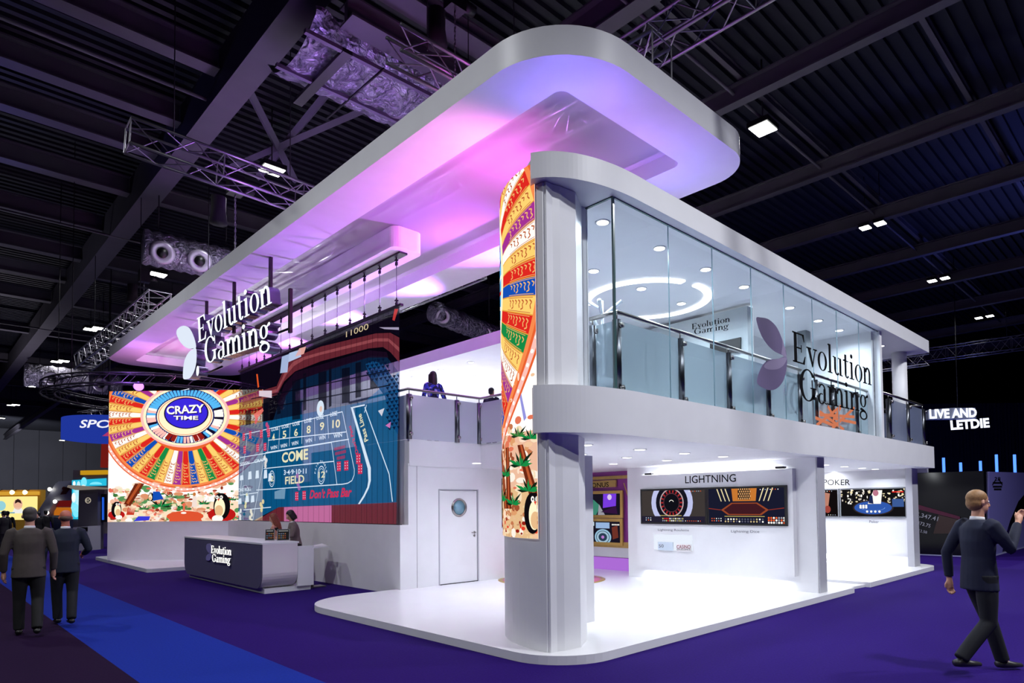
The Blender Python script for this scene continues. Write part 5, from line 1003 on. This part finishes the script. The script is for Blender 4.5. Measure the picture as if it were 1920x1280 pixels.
def person(label, loc, rz, h=1.75, female=False, top=(60, 60, 70), legs=(25, 25, 30), topkind='jacket', arms=None, feet=None, lean=0.0, hair='short', haircol=(40, 30, 26), skin=SKIN, headturn=0, headtilt=0, group=None, vox=.009, sitz=0, legkind='trousers', shoecol=(14, 14, 16), pattern=None):
    t = thing('person', label, 'person', loc, group, rz); k = h/1.75; sw = .175 if female else .2; hwid = .09
    Vk = lambda x, y, z: Vector((x*k, y*k, z*k))
    def L(p, z0=.95):             # forward lean of everything above the hips
        p = Vector(p); z = p.z-z0*k
        return Vector((p.x, p.y+max(0, z)*math.sin(lean), z0*k+z*math.cos(lean) if z > 0 else p.z))
    arms = arms or {}; feet = feet or {}
    A_ = {}
    for s, nm in ((-1, 'L'), (1, 'R')):
        e, w_ = arms.get(nm, ((s*.27, -.02, 1.13), (s*.27, .08, .87))); A_[nm] = (L(Vk(s*sw, 0, 1.42)), L(Vk(*e)), L(Vk(*w_)))
    F_ = {}
    for s, nm in ((-1, 'L'), (1, 'R')):
        kn, an = feet.get(nm, ((s*.1, .02, .5), (s*.1, 0, .09))); F_[nm] = (Vk(s*hwid, 0, .93), Vk(*kn), Vk(*an))
    hc = L(Vk(0, .02, 1.63)); R_ = Matrix.Rotation(headturn, 4, 'Z') @ Matrix.Rotation(-headtilt, 4, 'X'); hd = lambda x, y, z: hc+R_ @ (Vector((x, y, z))*k)
    b = MB()
    # trunk, neck, head
    b.tube([L(Vk(0, 0, .86)), L(Vk(0, 0, .95)), L(Vk(0, 0, 1.1)), L(Vk(0, 0, 1.27)), L(Vk(0, 0, 1.4)), L(Vk(0, 0, 1.46))], [(q[0]*k, q[1]*k) for q in ((.12, .09), (.155, .11), (.125, .09), (.155, .11), (.16, .09), (.07, .06))], SKIN, 16)
    b.tube([L(Vk(0, 0, 1.42)), L(Vk(0, .01, 1.52)), hc], [.062*k, .055*k, .05*k], SKIN, 12)
    for (c, r) in (((0, -.005, .035), (.076, .094, .085)), ((0, .02, -.04), (.058, .07, .07)), ((0, .045, -.075), (.035, .04, .03))):
        q = MB(); q.ball((0, 0, 0), tuple(v*k for v in r), SKIN, 18, 12); b.add([hd(*c)+R_.to_3x3() @ Vector(v) for v in q.v], q.f, SKIN)
    b.tube([hd(0, .088, .02), hd(0, .108, -.012), hd(0, .112, -.028), hd(0, .088, -.034)], [.009*k, .012*k, .015*k, .012*k], SKIN, 8)
    for s in (-1, 1): b.tube([hd(s*.074, -.012, .025), hd(s*.084, -.02, .0), hd(s*.076, -.01, -.03)], [.012*k, .015*k, .009*k], SKIN, 8)
    for nm, s in (('L', -1), ('R', 1)):
        sh, e, w_ = A_[nm]; b.tube([sh+Vector((-s*.03*k, 0, .0)), sh, sh.lerp(e, .5), e, e.lerp(w_, .35), w_], [.04*k, .046*k, .043*k, .036*k, .035*k, .026*k], SKIN, 12)
        d = (w_-e).normalized(); side = d.cross(Vector((s, 0, 0))); side = side.normalized() if side.length > .1 else Vector((0, 1, 0)); n_ = d.cross(side).normalized()
        b.tube([w_, w_+d*.05*k, w_+d*.095*k], [(.024*k, .018*k), (.022*k, .04*k), (.018*k, .038*k)] if False else [.026*k, .032*k, .028*k], SKIN, 10)
        for i, (o_, ln) in enumerate(((-.03, .06), (-.011, .072), (.009, .068), (.028, .052))):
            a = w_+d*.085*k+side*o_*k; b.tube([a, a+d*ln*.5*k, a+d*ln*.85*k-n_*s*.018*k, a+d*ln*k-n_*s*.034*k], [.011*k, .0105*k, .0095*k, .008*k], SKIN, 8)
        a = w_+d*.03*k-side*.024*k; b.tube([a, a-side*.025*k+d*.03*k, a-side*.028*k+d*.062*k], [.014*k, .012*k, .009*k], SKIN, 8)
        hp, kn, an = F_[nm]; b.tube([hp, hp.lerp(kn, .5), kn, kn.lerp(an, .3), an], [.085*k, .07*k, .05*k, .052*k, .034*k], SKIN, 12); b.tube([an, an+Vector((0, .05, -.05))*k, an+Vector((0, .16, -.065))*k], [.034*k, .034*k, .02*k], SKIN, 10)
    remesh(b, vox, 'body', t, skin)
    e = MB()
    for s in (-1, 1): q = hd(s*.029, .078, .012); e.ball(q, (.012*k,)*3, mat('eye_white', (225, 220, 215), .3), 10, 6)
    for s in (-1, 1): q = hd(s*.029, .0885, .012); e.ball(q, (.0055*k,)*3, BLACK, 8, 5)
    e.build('eyes', t, world=False)
    e = MB(); e.tube([hd(-.02, .087, -.056), hd(0, .093, -.057), hd(.02, .087, -.056)], .005*k, mat('lips', (165, 85, 80), .5), 6); e.build('mouth', t, world=False)
    tm = pattern or mat('cloth_%d_%d_%d' % top, top, .85, noise=.08, nscale=14); lm = mat('cloth_%d_%d_%d' % legs, legs, .85, noise=.06, nscale=14)
    # top garment
    g = MB(); hem = {'jacket': .80, 'top': .93, 'dress': .6, 'vest': .93}[topkind]; w0 = .185 if topkind != 'vest' else .16
    if female: w0 -= .02
    prof = [(hem, w0+.01, .135), (.95, w0, .13), (1.12, w0-.03 if female else w0-.012, .112), (1.27, w0-.005, .128), (1.39, sw, .108), (1.445, .125 if topkind != 'vest' else .09, .082), (1.475, .07, .066)]
    if topkind == 'dress': prof = [(.55, .2, .17)]+prof[1:]
    if topkind == 'vest': prof = prof[:-2]
    g.tube([L(Vk(0, 0, p[0])) for p in prof], [(p[1]*k, p[2]*k) for p in prof], tm, 20)
    if topkind != 'vest':
        for nm, s in (('L', -1), ('R', 1)):
            sh, e_, w_ = A_[nm]; g.tube([sh+Vector((-s*.06, 0, .005))*k, sh+Vector((s*-.01, 0, -.01))*k, sh.lerp(e_, .5), e_, e_.lerp(w_, .5), e_.lerp(w_, .93)], [.07*k, .073*k, .062*k, .052*k, .047*k, .04*k], tm, 14)
    go = remesh(g, .013, {'jacket': 'jacket', 'top': 'shirt', 'dress': 'dress', 'vest': 'sleeveless_top'}[topkind], t, tm, 2)
    if topkind == 'jacket':
        c_ = MB(); c_.tube([L(Vk(0, .0, 1.455)), L(Vk(0, .005, 1.50))], [(.068*k, .066*k), (.06*k, .06*k)], mat('shirt_collar', (215, 215, 220), .8), 14); c_.build('shirt_collar', t, world=False)
    if legkind:
        g = MB(); g.tube([Vk(0, 0, .86), Vk(0, 0, 1.0)], [(.165*k, .12*k), (.155*k, .115*k)], lm, 16)
        for nm in 'LR':
            hp, kn, an = F_[nm]; g.tube([hp+Vector((0, 0, .02))*k, hp.lerp(kn, .5), kn, kn.lerp(an, .5), an+Vector((0, 0, -.01))], [.102*k, .09*k, .073*k, .068*k, .064*k], lm, 14)
        remesh(g, .014, legkind, t, lm, 2)
    for nm in 'LR':
        an = F_[nm][2]; s = MB(); z = an.z-.085*k
        s.tube([an+Vector((0, -.06*k, -.045*k)), an+Vector((0, 0, -.04*k)), an+Vector((0, .1*k, -.055*k)), an+Vector((0, .19*k, -.062*k))], [(.036*k, .03*k), (.042*k, .045*k), (.046*k, .03*k), (.036*k, .02*k)], mat('shoe_leather_%d' % shoecol[0], shoecol, .4), 12); s.build('shoe', t, world=False)
    # hair
    hm = mat('hair_%d_%d_%d' % haircol, haircol, .6, noise=.25, nscale=60); g = MB()
    def cap_(c, r):
        q = MB(); q.ball((0, 0, 0), tuple(v*k for v in r), hm, 18, 12); g.add([hd(*c)+R_.to_3x3() @ Vector(v) for v in q.v], q.f, hm)
    cap_((0, -.018, .052), (.083, .098, .082))
    if hair == 'bald': g = MB(); cap_((0, -.03, .0), (.08, .085, .05))
    if hair == 'short': cap_((0, -.04, .0), (.078, .075, .075))
    if hair in ('long', 'bob'):
        z1 = -.34 if hair == 'long' else -.13
        for x, y in ((-.06, -.03), (-.03, -.07), (0, -.08), (.03, -.07), (.06, -.03), (-.072, .01), (.072, .01)): g.tube([hd(x, y, .05), hd(x*1.1, y-.005, -.05), hd(x*1.15, y-.01, z1*.6), hd(x*1.0, y-.005, z1)], [.035*k, .036*k, .034*k, .018*k], hm, 8)
    remesh(g, .011, 'hair', t, hm, 1)
    return t
def face(dx, dy): return math.atan2(dy, dx)-PI/2     # rotation that turns +Y towards (dx,dy)
GREY = mat('skin_pale', (215, 170, 150), .55)
person('person seen from behind in a grey-brown suit jacket and black trousers, walking away at left', at(52, 1192, z=0), face(.12, 1), 1.78, top=(64, 57, 55), legs=(10, 10, 13), hair='short', haircol=(60, 54, 52), feet={'L': ((-.1, .1, .5), (-.1, .16, .09)), 'R': ((.1, .04, .5), (.1, -.18, .13))})
person('person from behind in a navy jacket with balding head, walking beside the grey suit', at(120, 1172, z=0), face(.0, 1), 1.74, top=(15, 24, 44), legs=(8, 11, 20), hair='bald', haircol=(90, 70, 60), arms={'R': ((.3, .0, 1.14), (.27, .22, 1.06))}, feet={'L': ((-.08, .12, .5), (-.05, .2, .1)), 'R': ((.1, .02, .5), (.07, -.14, .12))}, skin=mat('skin_ruddy', (190, 110, 90), .55))
person('person in dark navy clothes with sandy hair striding at the right edge, hand raised', at(1842, 1262, z=0), face(.75, -.6), 1.84, top=(14, 20, 48), legs=(6, 8, 20), hair='short', haircol=(150, 110, 70), arms={'R': ((.25, .12, 1.2), (.1, .34, 1.44)), 'L': ((-.27, -.12, 1.14), (-.27, -.1, .88))}, feet={'L': ((-.1, .16, .52), (-.1, .3, .1)), 'R': ((.1, .0, .5), (.1, -.3, .18))}, shoecol=(40, 38, 40))
person('person with long auburn hair and a black sleeveless top behind the reception desk', (6.36, 15.45, 0), face(-.75, .5), 1.60, True, top=(16, 14, 18), legs=(20, 20, 24), topkind='vest', hair='long', haircol=(130, 66, 44), headtilt=.35, lean=.08, arms={'L': ((-.2, .1, 1.15), (-.12, .3, 1.06)), 'R': ((.2, .1, 1.15), (.12, .3, 1.06))})
person('person with dark bobbed hair and a grey jacket leaning over the reception desk', (6.42, 14.5, 0), face(-1, .25), 1.68, True, top=(112, 100, 98), legs=(20, 20, 24), hair='bob', haircol=(24, 16, 20), headtilt=.5, lean=.16, arms={'L': ((-.22, .1, 1.16), (-.12, .32, 1.1)), 'R': ((.22, .1, 1.16), (.14, .33, 1.1))})
def shirt_pattern():
    m = bpy.data.materials.new('blue_print_cloth'); m.use_nodes = True; nt = m.node_tree; b = nt.nodes['Principled BSDF']; tc = nt.nodes.new('ShaderNodeTexCoord'); v = nt.nodes.new('ShaderNodeTexNoise'); v.inputs['Scale'].default_value = 11; r = nt.nodes.new('ShaderNodeValToRGB'); r.color_ramp.interpolation = 'CONSTANT'
    r.color_ramp.elements[0].color = (*lin((20, 24, 60)), 1); r.color_ramp.elements[1].position = .48; r.color_ramp.elements[1].color = (*lin((50, 70, 190)), 1); e = r.color_ramp.elements.new(.6); e.color = (*lin((190, 180, 215)), 1)
    nt.links.new(tc.outputs['Object'], v.inputs['Vector']); nt.links.new(v.outputs['Fac'], r.inputs[0]); nt.links.new(r.outputs[0], b.inputs['Base Color']); b.inputs['Roughness'].default_value = .85; return m
p = at(812, 698, y=11.75); hz = p.z-3.085
person('person with long dark hair and blue patterned top at the balcony rail, back turned', (p.x, 11.75, 3.085), face(.15, 1), hz+.02, True, top=(40, 60, 150), legs=(60, 50, 90), topkind='top', hair='long', haircol=(22, 14, 18), pattern=shirt_pattern(), arms={'L': ((-.27, -.05, 1.12), (-.22, -.18, .98)), 'R': ((.27, -.05, 1.12), (.24, -.18, .98))})
p = at(921, 727, d=15.8); hz = p.z-3.085; p.z = 3.085
person('person with short dark hair seen behind the balcony rail, beside the curved column', p, face(1, .25), max(1.3, min(1.7, hz)), top=(22, 26, 48), legs=(20, 22, 30), hair='short', haircol=(20, 16, 18))
for i, (px_, py_, d_, hh, lab) in enumerate(((8, 955, 26, 1.72, 'dark figure at the left edge in front of the yellow booth'), (14, 962, 30, 1.7, 'dark-clothed figure before the yellow lightbox'), (72, 960, 30, 1.65, 'dark-clothed figure just left of the pillar arch'), (86, 960, 31, 1.72, 'dark-clothed figure under the grey sloping arch'))):
    p = at(px_, py_, d=d_); person(lab, (p.x, p.y, 0), face(.3, 1) if i % 2 else face(-.6, .8), hh, top=(16, 14, 20), legs=(10, 10, 14), vox=.02, hair='short', haircol=(14, 12, 14), group=None)
# ---------------------------------------------------------------- neighbouring stands, far left
def frame_at(px_, py_, d, turn=0.0):
    o = at(px_, py_, d=d); o.z = 0; r = Vector((math.cos(-YAW), math.sin(-YAW), 0)); r = Matrix.Rotation(turn, 3, 'Z') @ r; return Frame(o, r, (0, 0, 1), r.cross(Vector((0, 0, 1))))
def pm(fr, d): return d/FPX     # metres per pixel at depth d
d_ = 40; F1 = frame_at(-40, 950, d_); q1 = F1.px; yb = thing('booth_wall', 'yellow lightbox booth with warm lamps at far left', 'booth', F1.o)
a, b = q1(-40, 975), q1(70, 930); MB().extrude(R(a[0], 0, b[0]+.2, b[1]+.4), F1, -.4, -.02, mat('yellow_laminate', (225, 170, 60), .5)).build('booth_body', yb); MB().extrude(R(a[0], a[1], b[0], b[1]), F1, -.02, 0, em((255, 240, 150), 1.0)).build('lightbox', yb)
a, b = q1(-40, 929), q1(74, 921); MB().extrude(R(a[0], a[1], b[0], b[1]), F1, -.02, .15, em((235, 175, 60), .8)).build('header_band', yb)
A = Art(lambda u, v, n: F1.pt(u, v, .01+n), (-1, 0, 20, 6)); c = q1(34, 945); A.ell(c, .28, .34, em((235, 180, 150)), 1); A.poly([q1(28, 944), q1(29, 938), q1(34, 935), q1(39, 938), q1(41, 944), q1(34, 941)], em((50, 30, 26)), 2); A.poly([q1(22, 962), q1(46, 962), q1(40, 951), q1(28, 951)], em((240, 240, 235)), 1); A.ell(q1(2, 948), .3, .3, em((150, 210, 220)), 1); A.line(q1(-30, 961), q1(28, 961), .06, em((60, 150, 190)), 3); A.mb.build('poster_print', yb)
for i, px_ in enumerate((4, 32, 56)):
    p = q1(px_, 926); t = thing('booth_spotlight', 'warm little spotlight on the yellow booth, %s of three' % ('left', 'middle', 'right')[i], 'lamp', F1.pt(p[0], p[1], .3)); MB().lathe([(.1, 0), (.14, .1)], F1.pt(p[0], p[1]+.1, .3), em((255, 235, 170), 4), 12, F1.n).build('lamp_head', t); MB().tube([F1.pt(p[0], p[1]+.15, .3), F1.pt(p[0], p[1]+.3, 0)], .02, BLACKM, 5).build('arm', t)
d_ = 34; F2 = frame_at(88, 950, d_); q2 = F2.px; ga = thing('booth_arch', 'grey sloping arch booth with a dark red chevron mark', 'booth', F2.o); GA = mat('arch_grey', (150, 152, 170), .4)
MB().extrude([q2(*p) for p in ((62, 972), (104, 906), (110, 902), (150, 900), (150, 938), (104, 938), (82, 972))], F2, -.5, 0, GA).build('arch', ga); MB().extrude([q2(*p) for p in ((96, 950), (99, 938), (150, 938), (150, 950))], F2, -.9, -.3, em((110, 20, 20), .7)).build('red_canopy', ga); MB().extrude([q2(*p) for p in ((90, 966), (92, 951), (150, 951), (150, 966))], F2, -.9, -.4, em((215, 120, 30), .7)).build('orange_band', ga)
MB().extrude([q2(*p) for p in ((117, 915), (120, 912), (132, 915), (124, 926), (114, 927), (119, 919))], F2, .0, .05, mat('dark_red', (90, 24, 30), .4)).build('chevron_mark', ga); MB().extrude([q2(*p) for p in ((86, 1012), (86, 970), (150, 970), (150, 1012))], F2, -.9, -.5, mat('counter_blue', (50, 60, 90), .5)).build('counter', ga)
for k in (92, 107, 97): p = q2(k, (961, 940, 917)[(92, 107, 97).index(k)]); tag(MB().lathe([(.08, 0), (.1, .06)], F2.pt(p[0], p[1], .1), em((255, 250, 230), 5), 10, F2.n).build('spot_lamp'), 'tiny white spot lamp on the grey arch booth, '+('lowest', 'under the red canopy', 'on the slope')[(92, 107, 97).index(k)], 'lamp')
d_ = 29; F3 = frame_at(165, 950, d_); q3 = F3.px; bb = thing('booth_tower', 'booth with a bright cyan screen and yellow header beside the wheel screen', 'booth', F3.o)
MB().extrude([q3(*p) for p in ((134, 1000), (134, 881), (206, 881), (206, 1000))], F3, -.8, -.1, mat('booth_grey', (120, 112, 122), .5)).build('booth_body', bb)
A = Art(lambda u, v, n: F3.pt(u, v, -.06+n), (-9, 0, 9, 9)); CY_ = em((120, 225, 245), 1.1)
A.poly([q3(*p) for p in ((133, 973), (133, 900), (198, 896), (198, 910), (160, 911), (159, 973))], em((40, 190, 225), 1.0), 1)
for i in range(26): A.ell(q3(random.uniform(136, 156), random.uniform(903, 970)), random.uniform(.05, .18), random.uniform(.1, .3), random.choice([CY_, WHT, em((190, 240, 250))]), 2)
A.ell(q3(178, 908), .28, .12, CY_, 3, 0, PI); A.mb.build('cyan_screen', bb, label='bright cyan lit screen')
MB().extrude([q3(*p) for p in ((152, 890), (152, 882), (200, 881), (200, 889))], F3, -.1, .05, em((215, 160, 30), .8)).build('yellow_header', bb)
gp = thing('booth_pillar', 'grey pillar with a small round glowing emblem beside the cyan screen', 'pillar', F3.o); MB().extrude([q3(*p) for p in ((160, 1030), (163, 916), (198, 916), (197, 1030))], F3, .1, .5, mat('pillar_grey', (92, 90, 98), .5)).build('pillar_body', gp); mb = MB(); c = F3.px(180, 938)
for q in ring(c[0], c[1], .13, .13, .03, .03): mb.extrude(q, F3, .51, .51, em((190, 180, 160), .9))
put_text(mb, 'EC', F3, (c[0]-.08, c[1]-.05), (c[0]+.09, c[1]-.05), .1, em((200, 190, 170), 1), .512); mb.build('emblem', gp)
MB().extrude([q3(*p) for p in ((150, 914), (152, 910), (205, 914), (205, 917), (165, 919))], F3, .1, .8, em((150, 140, 130), .6)).build('light_bar', gp)
bs = MB(); bs.extrude([q3(*p) for p in ((197, 978), (197, 926), (206, 926), (206, 978))], F3, .2, .3, BLACK); o = tag(bs.build('side_screen'), 'slim black and blue screen left of the wheel screen edge', 'screen'); MB().extrude([q3(*p) for p in ((200, 974), (200, 932), (204, 932), (204, 974))], F3, .31, .31, em((30, 90, 210))).build('picture', o)
kk_ = thing('kiosk', 'low white kiosk with a sloping dark screen beside the wheel wall', 'kiosk', F3.o); MB().extrude([q3(*p) for p in ((176, 1028), (173, 1002), (180, 986), (206, 984), (206, 1028))], F3, .6, 1.4, mat('kiosk_white', (190, 190, 198), .4)).build('kiosk_body', kk_); MB().extrude([q3(*p) for p in ((184, 993), (189, 986), (206, 986), (206, 993))], F3, 1.4, 1.42, BLACK).build('kiosk_screen', kk_); MB().extrude([q3(*p) for p in ((150, 1040), (160, 1032), (206, 1030), (206, 1040))], F3, -.2, 1.6, WHITE).build('kiosk_plinth', kk_)
# curved blue SPORT banner drum
cc = at(222, 800, d=31); sb = thing('drum_banner', 'round blue hanging banner lettered SPOR behind the wheel screen', 'banner', cc); mb = MB(); rD = 2.2; n_ = 40; zt, zb_ = at(180, 778, d=29).z, at(180, 818, d=29).z
V = [(cc.x+rD*math.cos(2*PI*i/n_), cc.y+rD*math.sin(2*PI*i/n_), z) for z in (zb_, zt) for i in range(n_)]; mb.add(V, [(i, (i+1) % n_, n_+(i+1) % n_, n_+i) for i in range(n_)], em((36, 60, 170), .8), True); mb.build('banner_drum', sb); MB().tube([(cc.x, cc.y+rD, zt), (cc.x, cc.y+rD, 13.86)], .02, BLACKM, 5).build('hanging_cable', sb)
vd = (EYE-cc); vd.z = 0; a0 = math.atan2(vd.y, vd.x); mb = MB(); fn = lambda u, v, n: Vector((cc.x+(rD+.02+n)*math.cos(a0+u/rD), cc.y+(rD+.02+n)*math.sin(a0+u/rD), v))
put_text(mb, 'SPOR', None, (-1.55, zb_+.36), (.15, zb_+.36), .36, em((245, 245, 255)), 0, .02, .2, fn=fn); mb.build('lettering', sb)
A = Art(lambda u, v, n: fn(u, v, n), (-3, zb_, 2, zt), .3); A.poly([(-.6, zb_), (-.2, zb_), (.6, zt), (.45, zt)], em((190, 60, 120), .8), 1); A.mb.build('stripe', sb)
rb = at(197, 850, d=30); F4 = frame_at(197, 850, 30); rbn = MB().extrude([F4.px(*p) for p in ((188, 876), (190, 832), (212, 832), (212, 876))], F4, -.3, 0, em((130, 30, 24), .7)).build('red_banner'); p = F4.pt(F4.px(200, 832)[0], F4.px(200, 832)[1], -.15); MB().tube([p, (p.x, p.y, 13.86)], .02, BLACKM, 5).build('hanging_cable', rbn); tag(rbn, 'dark red hanging banner left of the wheel screen', 'banner')
# ---------------------------------------------------------------- far right: dark stand, stage tubes, hanging sign
ds = thing('dark_stand', 'black glossy stand with a faint poster, lilac side wall with an arch, at far right', 'booth', (23.3, 6, 0)); GB = mat('gloss_black', (8, 8, 12), .15)
zt = 2.62; MB().box((23.3, 4.66, .03), (30, 7.6, zt), GB).build('booth_body', ds); MB().box((23.25, 4.6, 0), (30, 7.7, .03), mat('lilac_edge', (150, 150, 190), .4)).build('plinth', ds)
SF2 = FY(4.65); s2 = SF2.px; LIL = mat('lilac_laminate', (110, 106, 170), .5); MB().extrude([s2(*p) for p in ((1853, 1046), (1853, 884), (1925, 886), (1925, 920), (1908, 940), (1893, 975), (1882, 1010), (1876, 1046))], SF2, -.02, .02, LIL).build('side_wall', ds, label='lilac side wall cut by a dark arch'); MB().extrude([s2(*p) for p in ((1897, 1035), (1902, 1005), (1912, 982), (1925, 968), (1925, 1030))], SF2, -.02, .02, LIL).build('side_wall', ds, label='small lilac piece right of the arch')
mb = MB(); c = s2(1868, 905)
for (a, b) in (((1859, 909), (1866, 898)), ((1878, 909), (1871, 898)), ((1860, 912), (1877, 912)), ((1862, 917), (1876, 917)), ((1860, 905), (1878, 905))):
    a, b = Vector(s2(*a)), Vector(s2(*b)); d = (b-a).normalized(); q = Vector((-d.y, d.x))*.03; mb.extrude([tuple(a-q), tuple(b-q), tuple(b+q), tuple(a+q)], SF2, .025, .025, INK)
put_text(mb, '28', SF2, s2(1863, 901), s2(1874, 901), .12, INK, .03); mb.build('emblem', ds)
DF = FX(23.28); w_ = DF.px; mb = MB(); A = Art(lambda u, v, n: DF.pt(u, v, .01+n), (-7.6, 0, -4.66, 2.6)); A.poly([w_(1712, 943), w_(1800, 968), w_(1800, 974), w_(1712, 952)], mat('poster_magenta', (80, 20, 50), .4), 1); A.poly([w_(1760, 965), w_(1840, 985), w_(1840, 1000), w_(1750, 1000)], mat('poster_brown', (60, 44, 40), .4), 1)
for s, x0, y0, x1, y1, h in (('15,347.41', 1713, 968, 1758, 978, .16), ('3,473.75', 1713, 982, 1744, 990, .13), ('9,012.58', 1712, 995, 1738, 1001, .1)): put_text(A.mb, s, DF, w_(x0, y0), w_(x1, y1), h, mat('poster_white', (150, 150, 160), .4), .02, .01)
put_text(A.mb, 'Play', DF, w_(1768, 1033), w_(1785, 1034), .1, mat('poster_grey', (60, 60, 70), .4), .02); A.mb.build('poster_print', ds)
BT = em((40, 80, 255), 6)
for i, (px_, y0, y1) in enumerate(((1769, 858, 885), (1801, 867, 885), (1838, 864, 885), (1868, 852, 885), (1902, 852, 885))):
    a, b = at(px_, y0, d=36), at(px_, y1, d=36); b.z = min(b.z, a.z-.5); t = MB(); t.tube([(a.x, a.y, b.z-1), a], .07, em((70, 120, 255), 2.5), 8); to = t.build('light_tube'); MB().tube([(a.x, a.y, 0), (b.x, b.y, b.z-1)], .09, BLACKM, 8).build('tube_stand', to); tag(to, 'glowing blue upright stage tube at far right, %s from the left' % ('first', 'second', 'third', 'fourth', 'fifth')[i], 'stage light')
    light('POINT', (a.x-.4, a.y-.1, (a.z+b.z)/2), 60, (.1, .15, 1), .3, name='tube_light')
F5 = frame_at(1835, 850, 49); MB_ = MB(); u0 = F5.px(1725, 850)[0]; u1 = F5.px(1960, 850)[0]; n_ = 120; V = []
for i in range(n_+1):
    u = u0+(u1-u0)*i/n_
    for v in (0, 9): V.append(F5.pt(u, v, .15*math.sin(i*1.9)))
MB_.add(V, [(2*i, 2*i+2, 2*i+3, 2*i+1) for i in range(n_)], mat('dark_blue_drape', (20, 22, 60), .8), True); tag(MB_.build('stage_drape'), 'dark blue pleated drape behind the glowing stage tubes', 'curtain', kind=None)
F6 = frame_at(1800, 785, 32); q6 = F6.px; hs = thing('hanging_sign', 'white glowing block letters hung at far right above the blue tubes', 'sign', F6.o); WH = em((235, 240, 255), 1.4)
for s, a, b, h in (('LIVE AND', (1743, 785), (1832, 782), 18), ('LETDIE', (1783, 806), (1856, 801), 18)):
    mb = MB(); h_ = abs(q6(a[0], a[1])[1]-q6(a[0], a[1]-h)[1]); put_text(mb, s, F6, q6(*a), q6(*b), h_, WH, 0, .045); mb.build('lettering', hs)
MB().extrude([q6(*p) for p in ((1742, 768), (1788, 764), (1830, 764), (1832, 784), (1742, 786))], F6, -.3, -.05, mat('sign_grey', (120, 126, 150), .5)).build('sign_backing', hs); MB().tube([F6.pt(q6(1800, 764)[0], q6(1800, 764)[1], -.2), F6.pt(q6(1800, 700)[0], 13.86, -.2)], .02, BLACKM, 5).build('hanger', hs)
